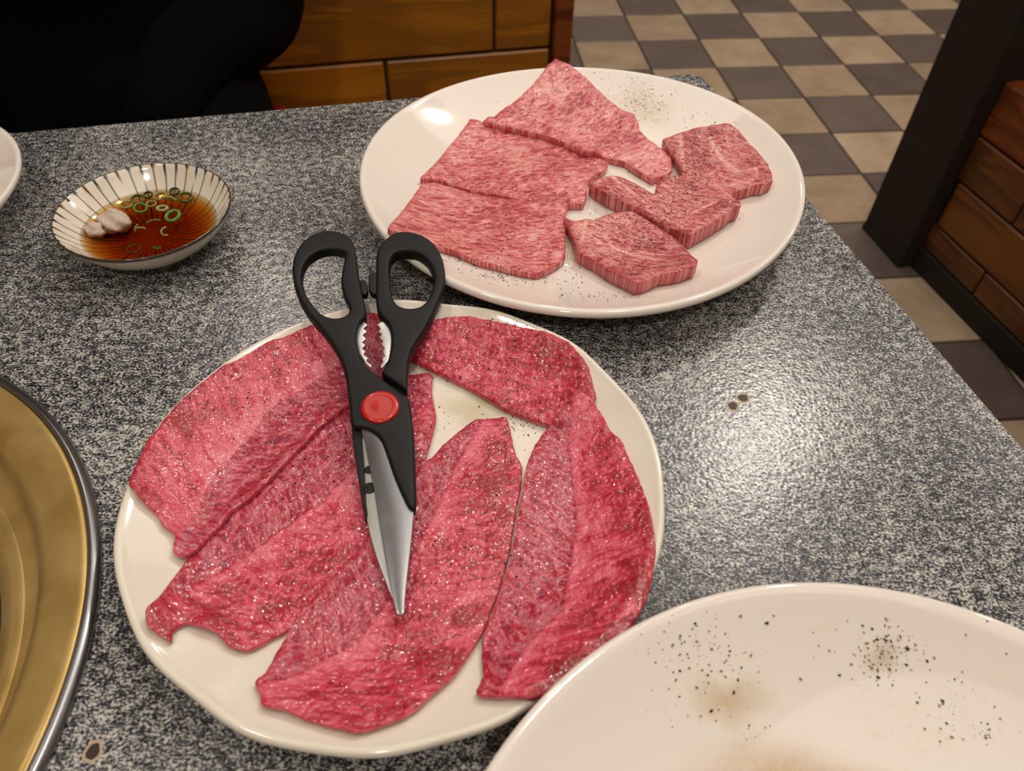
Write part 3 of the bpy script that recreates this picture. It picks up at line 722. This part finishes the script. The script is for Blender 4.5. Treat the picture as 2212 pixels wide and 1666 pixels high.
pepper([(1480, 1370, 55, 35, 55), (1550, 1420, 50, 40, 55), (1520, 1480, 50, 50, 45), (1920, 1400, 38, 25, 130), (1900, 1440, 30, 30, 60), (2050, 1520, 60, 40, 40), (2130, 1590, 40, 25, 25), (1640, 1575, 15, 20, 10), (1800, 1420, 220, 60, 40)],
       (K3,), 23, 'ground black pepper stuck to the empty white plate', tan=.45, smin=.00018, smax=.00080)
def juice(clusters, keys, seed, label, smin=.0002, smax=.0011):
    pts, rg = scatter(clusters, keys, seed, smin, smax); vs, fs = [], []
    for p, s in pts:
        k = len(vs); n = 8; q = rg.uniform(.7, 1.3)
        for rr, zz in ((1, -.05), (.75, .2), (.35, .3)):
            for i in range(n): vs.append((p.x + s * rr * q * cos(2 * pi * i / n), p.y + s * rr * sin(2 * pi * i / n), p.z + s * zz))
        vs.append((p.x, p.y, p.z + s * .33))
        for r in range(2):
            for i in range(n): a = k + r * n + i; b = k + r * n + (i + 1) % n; fs.append((a, b, b + n, a + n))
        for i in range(n): fs.append((k + 2 * n + i, k + 2 * n + (i + 1) % n, k + 3 * n))
    o = link('juice_drops', mesh('juice', vs, fs), MAT['juice']); tag(o, label, 'droplets', kind='stuff')
def film(key, u, v, ru, rv, label, col, dens, seed):
    tree = bvh(key); n, rg = 40, random.Random(seed); ph = [rg.uniform(0, 6.28) for _ in range(4)]
    m = NT('dried_' + label.split()[0]); a = m.n('ShaderNodeAttribute', attribute_name='cover').outputs['Fac']
    nz = m.noise(m.geo(), 260, 3, .6)
    m.p(Base_Color=lin(col), Roughness=.12, Alpha=m.math('MULTIPLY', m.math('MULTIPLY', a, dens), m.math('ADD', nz, .4), clamp=True))
    vs, fs, cv = [], [], []
    for r in range(9):
        for i in range(n):
            t = 2 * pi * i / n; k = r / 8 * (1 + .18 * sin(2 * t + ph[0]) + .12 * sin(3 * t + ph[1]) + .08 * sin(5 * t + ph[2]))
            o, d = ray(u + ru * k * cos(t), v + rv * k * sin(t)); h = tree.ray_cast(o, d.normalized())
            p = h[0] if h[0] is not None else vs[-1]
            vs.append(p + Vector((0, 0, .00012)) if h[0] is not None else p); q = 1 - r / 8; cv.append(q * q * (3 - 2 * q))
    for r in range(8):
        for i in range(n): a_ = r * n + i; b_ = r * n + (i + 1) % n; fs.append((a_, b_, b_ + n, a_ + n))
    me = mesh('film', vs, fs); at_ = me.attributes.new('cover', 'FLOAT', 'POINT'); at_.data.foreach_set('value', cv)
    o = link('juice_stain', me, m.m); tag(o, label, 'stain', kind='stuff')
film(K3, 1575, 1515, 105, 85, 'tan juice stain among the pepper on the empty plate', 'd4b27a', .38, 51)
film(K3, 1720, 1690, 330, 100, 'tan juice stain in the hollow of the empty plate', 'dcb888', .55, 52)
film(K3, 1905, 1420, 60, 45, 'brownish juice stain under the right pepper cluster', 'b98a55', .25, 53)
film(KU, 1390, 235, 90, 60, 'yellowish juice stain on the far right of the upper plate', 'dcc89c', .25, 54)
film(KU, 1240, 540, 25, 60, 'faint yellowish juice stain between beef pieces', 'd9c08f', .4, 55)
film(KF, 1030, 890, 110, 60, 'yellowish juice stain on the bare middle of the wavy plate', 'd3c08c', .4, 56)
juice([(1560, 1510, 45, 40, 90), (1600, 1600, 20, 40, 60), (1970, 1600, 70, 45, 120), (2100, 1480, 60, 50, 60), (1780, 1355, 20, 8, 20), (1565, 1410, 30, 10, 20)], (K3,), 31, 'clear juice droplets on the empty white plate')
juice([(1590, 255, 22, 10, 60), (1630, 290, 15, 20, 40), (850, 330, 12, 12, 10), (830, 455, 10, 18, 20), (1400, 215, 60, 40, 60)], (KU,), 32, 'clear juice droplets on the upper plate', smax=.0009)
juice([(1000, 880, 50, 30, 160), (1080, 930, 50, 20, 80), (960, 930, 20, 20, 40)], (KF,), 33, 'clear juice droplets on the bare middle of the wavy plate', smax=.0006)

# ------------------------------------------------------------------ dipping bowl
BC = np.array((-.22214, .38140)); BR = .0504
broot_profile = [(0, .0042), (.018, .0044), (.027, .0060), (.034, .0090), (.0395, .0130), (.0440, .0180), (.0475, .0224), (.0490, .0246), (.0498, .0251), (.0504, .0248), (.0503, .0236), (.0490, .0212), (.0455, .0158), (.0405, .0102), (.034, .0056), (.028, .0032), (.0275, .0004), (.0268, 0), (.0250, .0006), (.0245, .0024), (0, .0024)]
NB = 360
vs, fs = lathe(broot_profile, NB, close=False)
me = mesh('bowl', vs, fs)
colr = np.zeros((len(vs), 4), np.float32); white = np.array(lin('e6dccb')); navy = np.array(lin('26404c')); brown = np.array(lin('6a3c1c')); rimc = np.array(lin('40342a'))
NS = 42
for j, (r, z) in enumerate(broot_profile):
    for i in range(NB):
        c = white
        if j in (8, 9, 10): c = rimc
        elif j < 8 and r > 0:
            t = 2 * pi * i / NB * NS / (2 * pi); k = int(round(t)) % NS; dd = abs(t - round(t)) / NS * 2 * pi * r
            w = .00032 + (.0007 if j == 7 else .0003 if j == 6 else 0)
            if j < 5: w = .00030
            if k % 3 == 0 and j < 6: w *= .7
            if dd < w: c = brown if k % 3 == 0 else navy
        colr[j * NB + i] = c
ca = me.attributes.new('paint', 'FLOAT_COLOR', 'POINT'); ca.data.foreach_set('color', colr.ravel())
bo = link('dipping_bowl', me, MAT['bowl'], None, (BC[0], BC[1], TZ)); tag(bo, 'small white bowl with dark radial stripes and a brown rim', 'bowl')
# sauce: closed body that follows the bowl
sp = [(0, .0043), (.018, .0045), (.027, .0061), (.034, .0091), (.0393, .01305), (.0389, .01300), (.036, .01290), (0, .01285)]
vs, fs = lathe(sp, 96, close=False)
def outward(me):
    bm = bmesh.new(); bm.from_mesh(me); bmesh.ops.remove_doubles(bm, verts=bm.verts[:], dist=1e-7); bmesh.ops.recalc_face_normals(bm, faces=bm.faces[:]); bm.to_mesh(me); bm.free()
    for p in me.polygons: p.use_smooth = True
    return me
so = link('dipping_sauce', outward(mesh('sauce', vs, fs)), MAT['sauce'], None, (BC[0], BC[1], TZ)); tag(so, 'amber brown dipping sauce in the striped bowl', 'sauce')
ZS = .0129
def lump(name, u, v, rx, ry, rz, seed, label, n1=36, n2=18, dz=0.0):
    rg = np.random.default_rng(seed); c = at(u, v, ZS); vs, fs = [], []
    ph = rg.uniform(0, 6.28, (6, 3)); fr_ = rg.uniform(1.5, 6, (6, 3))
    for j in range(n2 + 1):
        for i in range(n1):
            a = 2 * pi * i / n1; b = pi * j / n2; p = np.array((sin(b) * cos(a), sin(b) * sin(a), cos(b)))
            k = 1 + .10 * sum(sin(fr_[q] @ p + ph[q, 0]) for q in range(6)) / 1.6 + rg.uniform(-.035, .035)
            vs.append((rx * p[0] * k, ry * p[1] * k, rz * p[2] * k))
    for j in range(n2):
        for i in range(n1): a = j * n1 + i; b = j * n1 + (i + 1) % n1; fs.append((a, a + n1, b + n1, b))
    o = link(name, mesh(name, vs, fs), MAT['radish'], None, (c.x, c.y, c.z + dz)); tag(o, label, 'garnish', 'grated radish in the bowl'); return o
lump('grated_radish', 248, 478, .0098, .0085, .0062, 41, 'larger pinkish heap of grated radish in the sauce')
lump('grated_radish', 206, 497, .0058, .0052, .0048, 42, 'smaller pale heap of grated radish by the bowl side')
def ring(u, v, r, w, h, mat, label, tilt=(0, 0), arc=1.0, rot=0, dz=0.0, sq=1.0):
    c = at(u, v, ZS); n, m_ = 28, 8; vs, fs = [], []; N = n if arc >= 1 else n + 1
    for i in range(N):
        a = 2 * pi * arc * i / n + rot
        for k in range(m_):
            b = 2 * pi * k / m_; rr = r + w * cos(b)
            vs.append((rr * cos(a), rr * sq * sin(a), h * sin(b)))
    for i in range(n):
        for k in range(m_):
            i2 = (i + 1) % N if arc >= 1 else i + 1
            fs.append((i * m_ + k, i2 * m_ + k, i2 * m_ + (k + 1) % m_, i * m_ + (k + 1) % m_))
    if arc < 1: fs += [tuple(range(m_ - 1, -1, -1)), tuple(n * m_ + k for k in range(m_))]
    o = link('scallion_ring', mesh('ring', vs, fs), mat, None, (c.x, c.y, c.z + dz)); o.rotation_euler = (radians(tilt[0]), radians(tilt[1]), 0)
    tag(o, label, 'garnish', 'sliced scallion in the sauce')
G_, PG, DG = MAT['green'], MAT['palegreen'], MAT['darkgreen']
ring(374, 468, .0042, .0010, .0012, G_, 'largest bright green scallion ring, right of the bowl centre', (12, -8), dz=.0006)
ring(351, 451, .0030, .0011, .0008, PG, 'pale green scallion disc just behind the bright ring', (6, 0), dz=.0004, sq=.7)
ring(401, 428, .0040, .0005, .0010, DG, 'dark scallion ring at the right rear of the sauce', (8, 10), dz=.0004)
ring(377, 415, .0028, .0005, .0010, DG, 'small dark scallion ring at the rear nearest the bowl rim', (15, 0), dz=.0004)
ring(346, 424, .0038, .0005, .0008, PG, 'thin pale scallion ring at the rear centre', (0, 0), dz=.0002)
ring(320, 422, .0026, .0004, .0009, DG, 'tiny dark scallion ring left of the rear centre', (10, 0), dz=.0003)
ring(298, 433, .0038, .0007, .0010, DG, 'dark scallion ring above the radish heap', (14, 5), dz=.0004)
ring(304, 451, .0036, .0006, .0010, G_, 'green scallion ring touching the radish heap on the right', (10, 12), dz=.0005)
ring(273, 442, .0036, .0004, .0007, PG, 'faint pale scallion ring behind the radish heap', (0, 0), dz=0)
ring(327, 440, .0028, .0004, .0006, PG, 'small clear scallion ring in the middle rear', (4, 0), dz=0)
ring(288, 535, .0038, .0003, .0004, DG, 'sunken dark scallion ring at the near side of the sauce', (0, 0), dz=-.0006)
ring(366, 437, .0044, .0008, .0006, G_, 'curved green scallion strip between the rear rings', (0, 20), arc=.35, rot=.6, dz=.0005)
ring(333, 488, .0060, .0004, .0004, G_, 'thin green scallion shred in front of the bright ring', (0, 0), arc=.25, rot=1.2, dz=.0003)
ring(318, 492, .0070, .0004, .0004, G_, 'thin green scallion shred leaning in the bowl centre', (0, 0), arc=.18, rot=2.7, dz=.0003)
ring(298, 503, .0050, .0005, .0004, PG, 'short pale scallion shred in front of the radish heap', (0, 0), arc=.2, rot=.9, dz=.0003)
ring(362, 500, .0036, .0004, .0008, PG, 'pale curled scallion shred at the right front', (10, 0), arc=.5, rot=2.0, dz=.0003)
ring(338, 534, .0020, .0009, .0004, DG, 'small sunken scallion bit at the near rim', (0, 0), dz=-.0004, sq=.5)

# bowl at the left frame edge
c2 = np.array((-.4005, .3790))
vs, fs = lathe([(0, .005), (.04, .006), (.065, .012), (.085, .022), (.0965, .031), (.0985, .0318), (.100, .031), (.0995, .028), (.088, .0165), (.066, .006), (.05, .003), (.048, 0), (.045, 0), (.044, .003), (0, .003)], 128, close=False)
rr_ = float(np.linalg.norm(np.array(tuple(at(14, 420, .031))[:2]) - c2)); k_ = rr_ / .100
me = mesh('plate', [(x * k_, y * k_, z) for x, y, z in vs], fs)
tag(link('side_plate', me, MAT['white'], None, (c2[0], c2[1], TZ)), 'white plate at the left frame edge with only its rim in view', 'plate')

# ------------------------------------------------------------------ scissors
tipW = at(868, 1328, .0185); endW = at(800, 497, .0385)
ax = (endW - tipW).normalized(); xr = ax.cross(Vector((0, 0, 1))).normalized(); zn = xr.cross(ax).normalized()
piv = at(821, 881, .029)
# pivot on the plane
o_, d_ = ray(821, 881); t_ = (tipW - o_).dot(zn) / d_.dot(zn); piv = o_ + d_ * t_
SM = Matrix.Identity(4)
for i in range(3): SM[i][0], SM[i][1], SM[i][2], SM[i][3] = xr[i], ax[i], zn[i], piv[i]
scis = empty('kitchen_scissors', label='black handled kitchen scissors with red pivot button lying across the beef', cat='scissors')
scis.matrix_world = SM
def sl(u, v, dz=0.0):
    """photo position -> scissor plane coordinates (dz below/above its top)"""
    o, d = ray(u, v); t = (piv + zn * dz - o).dot(zn) / d.dot(zn); q = o + d * t - piv
    return q.dot(xr), q.dot(ax)
def Z1(s): return [(600 + x / 3.622, 460 + y / 3.622) for x, y in P(s)]
def Z2(s): return [(700 + x / 3.47, 880 + y / 3.47) for x, y in P(s)]
def smooth(pts, it=2, step=.0012):
    R = resample(pts, step)
    for _ in range(it): R = .5 * R + .25 * (np.roll(R, 1, 0) + np.roll(R, -1, 0))
    return R
def slab(name, loops, ztop, thick, bev, mat, parent=scis, sm=2, step=.0012, res=3, dz=None):
    dz = ztop if dz is None else dz
    cu = bpy.data.curves.new(name, 'CURVE'); cu.dimensions = '2D'; cu.fill_mode = 'BOTH'
    cu.extrude = max(thick / 2 - bev, 0); cu.bevel_depth = bev; cu.bevel_resolution = res; cu.offset = -bev
    for L in loops:
        pts = [sl(u, v, dz) for u, v in L]; R = smooth(pts, sm, step) if sm else np.array(pts)
        s = cu.splines.new('POLY'); s.points.add(len(R) - 1); s.use_cyclic_u = True
        for p, q in zip(s.points, R): p.co = (q[0], q[1], 0, 1)
    tmp = bpy.data.objects.new('tmp', cu); COL.objects.link(tmp)
    dg = bpy.context.evaluated_depsgraph_get(); me = bpy.data.meshes.new_from_object(tmp.evaluated_get(dg))
    bpy.data.objects.remove(tmp); bpy.data.curves.remove(cu)
    bm = bmesh.new(); bm.from_mesh(me); bmesh.ops.remove_doubles(bm, verts=bm.verts[:], dist=1e-6); bm.to_mesh(me); bm.free()
    me.materials.clear()
    for p in me.polygons: p.use_smooth = True
    me.set_sharp_from_angle(angle=radians(50))
    o = link(name, me, mat, parent, (0, 0, ztop - thick / 2)); return o
upper_out = Z1("710,495 710,495") and []
LO = Z1("400,128 470,137 535,160 582,200 603,260 612,330 625,430 640,520 655,600 675,690 690,760 689,800 668,822 640,850 622,900 614,960 620,1040 650,1120 690,1190 740,1235 790,1270 870,1330 960,1400 1022,1438 1035,1480 1045,1560 1055,1650")
LO += Z2("670,150 680,400 687,600 688,700 684,768 665,772 640,752 615,712 580,640 520,500 470,350 430,240 400,200 350,165 280,140 212,138 196,118 188,0")
LO += Z1("546,1420 530,1280 500,1170 450,1060 390,970 310,870 230,780 170,680 127,570 107,450 117,350 157,260 222,190 302,147")
LH = Z1("430,272 495,285 528,312 520,360 503,430 490,510 500,590 520,650 553,710 560,760 543,790 495,812 430,818 372,800 322,770 272,710 222,640 196,570 182,490 197,410 240,340 320,290 380,275")
RO = Z1("970,137 1050,142 1130,165 1200,210 1252,270 1290,350 1308,440 1308,520 1290,600 1250,700 1200,810 1140,920 1080,1010 1040,1080 1020,1160 1012,1260 1012,1385 1000,1378 800,1240 840,1200 868,1120 882,1040 886,960 876,890 848,840 810,800 777,760 768,700 765,620 768,350 777,290 802,240 850,190 905,150")
RH = Z1("1000,285 1070,295 1130,330 1180,380 1210,440 1225,500 1215,560 1190,640 1160,690 1110,730 1040,742 980,735 930,710 902,670 887,600 878,520 872,440 877,370 890,330 932,300")
lo = slab('left_handle', [LO, LH], 0, .0072, .0018, MAT['black'])
ro = slab('right_handle', [RO, RH], -.0002, .0080, .0018, MAT['black'])
slab('handle_stop', [Z1("632,520 685,530 705,560 705,610 695,635 655,635")], -.0010, .0042, .0008, MAT['black'], sm=1)
slab('handle_stop', [Z1("775,458 730,462 708,490 712,600 735,632 775,632")], -.0010, .0042, .0008, MAT['black'], sm=1)
slab('blade_cover', [Z2("205,150 215,250 240,440 270,620 290,760 312,862 318,840 328,800 322,740 310,600 300,450 330,300 340,150")], -.0044, .0034, .0006, MAT['black'], sm=1)
slab('hidden_cover', [Z1("700,1300 800,1300 1005,1400 1030,1700 700,1750 600,1600")], -.0044, .0030, .0006, MAT['black'], sm=1)
# blades
BT = Z2("276,168 300,240 340,450 375,620 400,770 430,950 460,1120 490,1290 515,1430 543,1548 555,1560 572,1563 596,1557 602,1540 607,1420 625,1250 645,1080 660,930 672,775 640,500 560,150 400,60")
slab('upper_blade', [BT], -.0022, .0016, .0002, MAT['blade'], sm=1, step=.001, res=1)
BU = Z2("282,160 292,330 302,450 306,560 316,740 326,800 320,842 345,960 380,1080 420,1200 470,1330 508,1425 530,1450 545,1440 540,1300 480,900 420,500 380,200")
slab('lower_blade', [BU], -.0040, .0014, .0002, MAT['blade2'], sm=0, res=1)
def disc(name, u, v, r, z, h, mat):
    x, y = sl(u, v, z); vs, fs = lathe([(r, 0), (r, h), (r * .9, h + .0001), (0, h + .0001)], 24, close=False)
    o = link(name, mesh(name, vs, fs), mat, scis, (x, y, z)); return o
disc('blade_notch', 700 + 338 / 3.47, 880 + 470 / 3.47, .0021, -.0040, .00012, MAT['black'])
disc('blade_notch', 700 + 342 / 3.47, 880 + 606 / 3.47, .0028, -.0040, .00012, MAT['black'])
# serrated jaws
slab('toothed_jaw', [Z1("600,855 655,853 678,850 700,880 668,903 695,930 662,955 690,985 658,1012 685,1035 656,1060 685,1085 668,1108 705,1135 690,1160 732,1190 728,1212 690,1180 640,1100 610,960")], -.0032, .0014, .0001, MAT['jaw'], sm=0, res=1)
slab('toothed_jaw', [Z1("900,860 850,845 812,850 775,876 806,905 785,930 815,950 797,980 824,1002 812,1032 836,1060 820,1092 840,1118 815,1142 826,1165 800,1200 815,1215 870,1150 920,960")], -.0032, .0014, .0001, MAT['jaw'], sm=0, res=1)
# red pivot button
bx_, by_ = sl(821, 880, 0.0); bw = sl(863, 880, 0)[0] - bx_; bh = abs(sl(821, 846, 0)[1] - by_)
vs, fs = lathe([(1.0, -.0006), (1.0, .0004), (.965, .00085), (.90, .00115), (.80, .00125), (.70, .00115), (.60, .00108), (.3, .0013), (0, .0014)], 64, close=False)
vs = [(x * bw, y * bh, z) for x, y, z in vs]
tag(link('pivot_button', mesh('button', vs, fs), MAT['red'], scis, (bx_, by_, 0.0)), 'red oval pivot button')

# ------------------------------------------------------------------ wooden booths
def block_wall(root, s0, s1, courses, L, offs, depth, mat, face):
    """wooden blocks with chamfered edges, bonded like bricks; local x along, y depth"""
    for ci, (z0, z1) in enumerate(courses):
        x = offs[ci % len(offs)]
        while x > s0: x -= L
        while x < s1:
            a, b = max(x, s0), min(x + L, s1)
            if b - a > .012:
                me = box(-(b - a) / 2 + .0022, (b - a) / 2 - .0022, 0, depth, -(z1 - z0) / 2 + .0022, (z1 - z0) / 2 - .0022, .0024)
                link('wooden_block', me, mat, root, ((a + b) / 2, face, (z0 + z1) / 2))
            x += L
# partition behind the seated person; local x = E1, face at d = 1.1
pr = empty('booth_partition', tuple(E2 * 1.1), 'honey wood block partition behind the seated person', 'partition', rz=YAW)
block_wall(pr, -1.1, .322, [(.05 + .1 * k - (.0 if k else 0), .15 + .1 * k) for k in range(-0, 11)] if False else [(.10 * k, .10 * k + .10) for k in range(1, 12)], .331, [.236, .075], .03, MAT['wood'], 0)
link('core_panel', box(-1.1, .322, .006, .060, .02, 1.2), MAT['joint'], pr)
link('end_post', box(.323, .350, -.012, .075, 0, 1.22, .002), MAT['wood_seat'], pr)
link('plinth', box(-1.1, .322, -.004, .06, 0, .098, .002), MAT['wood_dark'], pr)
link('cap_rail', box(-1.1, .35, -.015, .08, 1.201, 1.235, .003), MAT['wood_dark'], pr)
# bench the person sits on
br = empty('booth_bench', tuple(E2 * 1.1), 'wooden bench with a red seat cushion under the seated person', 'bench', rz=YAW)
link('seat_base', box(-1.05, .08, -.46, -.006, 0, .36, .004), MAT['wood'], br)
cm = box(-.50, -.058, -.44, -.02, .362, .468, .02); tag(link('seat_cushion', cm, MAT['red_vinyl'], br), 'red seat cushion')
# right booth: direction of its face
dv = Vector((.2707, -.9627, 0)); ang = math.atan2(dv.y, dv.x)
rb = empty('booth_bench', (.84183, 1.26720, 0), 'honey wood block bench beside a dark post at the right', 'bench', rz=ang)
# local x runs toward the viewer along the face, local y points into the bench
block_wall(rb, -.034, 1.3, [(.052, .109), (.109, .209), (.209, .300)], .31, [.125, -.026, .121], .03, MAT['wood_shaded'], 0)
link('core_panel', box(-.030, 1.3, .031, .55, .02, .299), MAT['joint'], rb)
link('plinth', box(-.033, 1.3, -.003, .06, 0, .051, .002), MAT['wood_dark'], rb)
tag(link('seat_board', box(-.033, 1.3, .0, .55, .301, .401, .004), MAT['wood_seat'], rb), 'reddish brown seat board')
link('back_panel', box(-.10, -.047, .092, .60, .0, 1.15, .003), MAT['wood_seat'], rb)
po = empty('wooden_post', (.7715, 1.4150, 0), 'tall dark brown square post standing on the tiled floor', 'post', rz=ang)
P0 = Vector((.76755, 1.43256, 0)); P1 = Vector((.80100, 1.29285, 0)); pd = (P1 - P0).length
po.location = P0; po.rotation_euler.z = math.atan2(P1.y - P0.y, P1.x - P0.x)
link('shaft', box(0, pd, 0, .105, .0, CEIL - .003, .003), MAT['wood_dark'], po)
link('shoe', box(-.001, pd + .001, -.001, .106, .0, .012, .001), MAT['wood_dark'], po)

# ------------------------------------------------------------------ seated person
per = empty('person', tuple(E2 * .93 + E1 * -.26), 'person in black long sleeves seated behind the far table edge', 'person', rz=YAW + pi)
def skin_body(name, nodes, edges, mat, parent, sub=2, root=0):
    me = bpy.data.meshes.new(name); me.from_pydata([n[:3] for n in nodes], edges, []); o = link(name, me, None, None)
    sk = o.modifiers.new('skin', 'SKIN'); sk.use_smooth_shade = True
    lay = me.skin_vertices[0].data
    for i, n in enumerate(nodes):
        r = n[3] if isinstance(n[3], tuple) else (n[3], n[3]); lay[i].radius = r; lay[i].use_root = (i == root)
    ss = o.modifiers.new('sub', 'SUBSURF'); ss.levels = sub; ss.render_levels = sub
    dg = bpy.context.evaluated_depsgraph_get(); m2 = bpy.data.meshes.new_from_object(o.evaluated_get(dg)); bpy.data.objects.remove(o)
    for p in m2.polygons: p.use_smooth = True
    m2.materials.clear(); return link(name, m2, mat, parent)
# local frame: +y faces the table (root turned by pi), +x is toward the photo's left
N = [(0, -.02, .50, (.155, .125)), (0, -.02, .62, (.155, .12)), (0, -.02, .76, (.16, .12)), (0, -.03, .90, (.17, .11)), (0, -.03, .98, (.10, .08)), (0, -.015, 1.06, (.052, .055)),
     (0, .005, 1.16, (.075, .09)), (0, .01, 1.25, (.072, .088))]
Eg = [(0, 1), (1, 2), (2, 3), (3, 4), (4, 5), (5, 6), (6, 7)]
def limb(start, pts):
    a = start
    for p in pts: N.append(p); Eg.append((a, len(N) - 1)); a = len(N) - 1
for sx in (1, -1):
    limb(3, [(sx * .17, -.03, .93, .062), (sx * .215, -.03, .80, .056), (sx * .192, -.01, .632, .057), (sx * .12, .075, .640, .050), (sx * .075, .205, .605, .032)])
    limb(0, [(sx * .135, .08, .545, .088), (sx * .125, .28, .520, .078), (sx * .11, .40, .47, .062), (sx * .11, .42, .28, .052), (sx * .11, .41, .07, .038), (sx * .11, .47, .035, .038), (sx * .11, .54, .028, .03)])
skin_body('body', N, Eg, MAT['knit'], per)
# head
def ell_mesh(rx, ry, rz, n1=32, n2=20, f=None):
    vs, fs = [], []
    for j in range(n2 + 1):
        for i in range(n1):
            a = 2 * pi * i / n1; b = pi * j / n2; p = [rx * sin(b) * cos(a), ry * sin(b) * sin(a), rz * cos(b)]
            if f: p = f(p)
            vs.append(p)
    for j in range(n2):
        for i in range(n1): a = j * n1 + i; b = j * n1 + (i + 1) % n1; fs.append((a, a + n1, b + n1, b))
    return mesh('ell', vs, fs)
def face(p):
    x, y, z = p
    if y > .05 and abs(x) < .018 and -.03 < z < .02: y += .02 * (1 - abs(x) / .018) * (1 - (z + .0) / .03 if z > 0 else 1)
    if z < -.05: x *= .8
    return [x, y, z]
hd = link('head', ell_mesh(.078, .096, .115, 40, 28, face), MAT['skin'], per, (0, .02, 1.21))
for sx in (1, -1):
    link('ear', ell_mesh(.012, .02, .03, 12, 8), MAT['skin'], hd, (sx * .078, 0, -.01))
    link('eye', ell_mesh(.014, .006, .008, 12, 8), MAT['hair'], hd, (sx * .03, .089, .01))
link('mouth', ell_mesh(.024, .006, .006, 12, 8), MAT['red_vinyl'], hd, (0, .083, -.055))
link('hair', ell_mesh(.086, .098, .112, 32, 20), MAT['hair'], per, (0, .0, 1.235))
for sx in (1, -1):
    Hn = [(sx * .066, .215, .602, .024), (sx * .056, .245, .598, (.034, .015)), (sx * .050, .272, .594, (.037, .014))]; He = [(0, 1), (1, 2)]
    for q in range(4):
        b = len(Hn); x = sx * (.050 + (q - 1.5) * .019); L = (.026, .034, .037, .031)[q]
        Hn += [(x, .29, .594, .009), (x + sx * (q - 1.5) * .003, .29 + L, .592, .0085), (x + sx * (q - 1.5) * .004, .29 + L * 1.8, .584, .0076)]; He += [(2, b), (b, b + 1), (b + 1, b + 2)]
    b = len(Hn); Hn += [(sx * .022, .252, .598, .0105), (sx * .010, .282, .594, .0095)]; He += [(1, b), (b, b + 1)]
    skin_body('hand', Hn, He, MAT['skin'], per, 1)
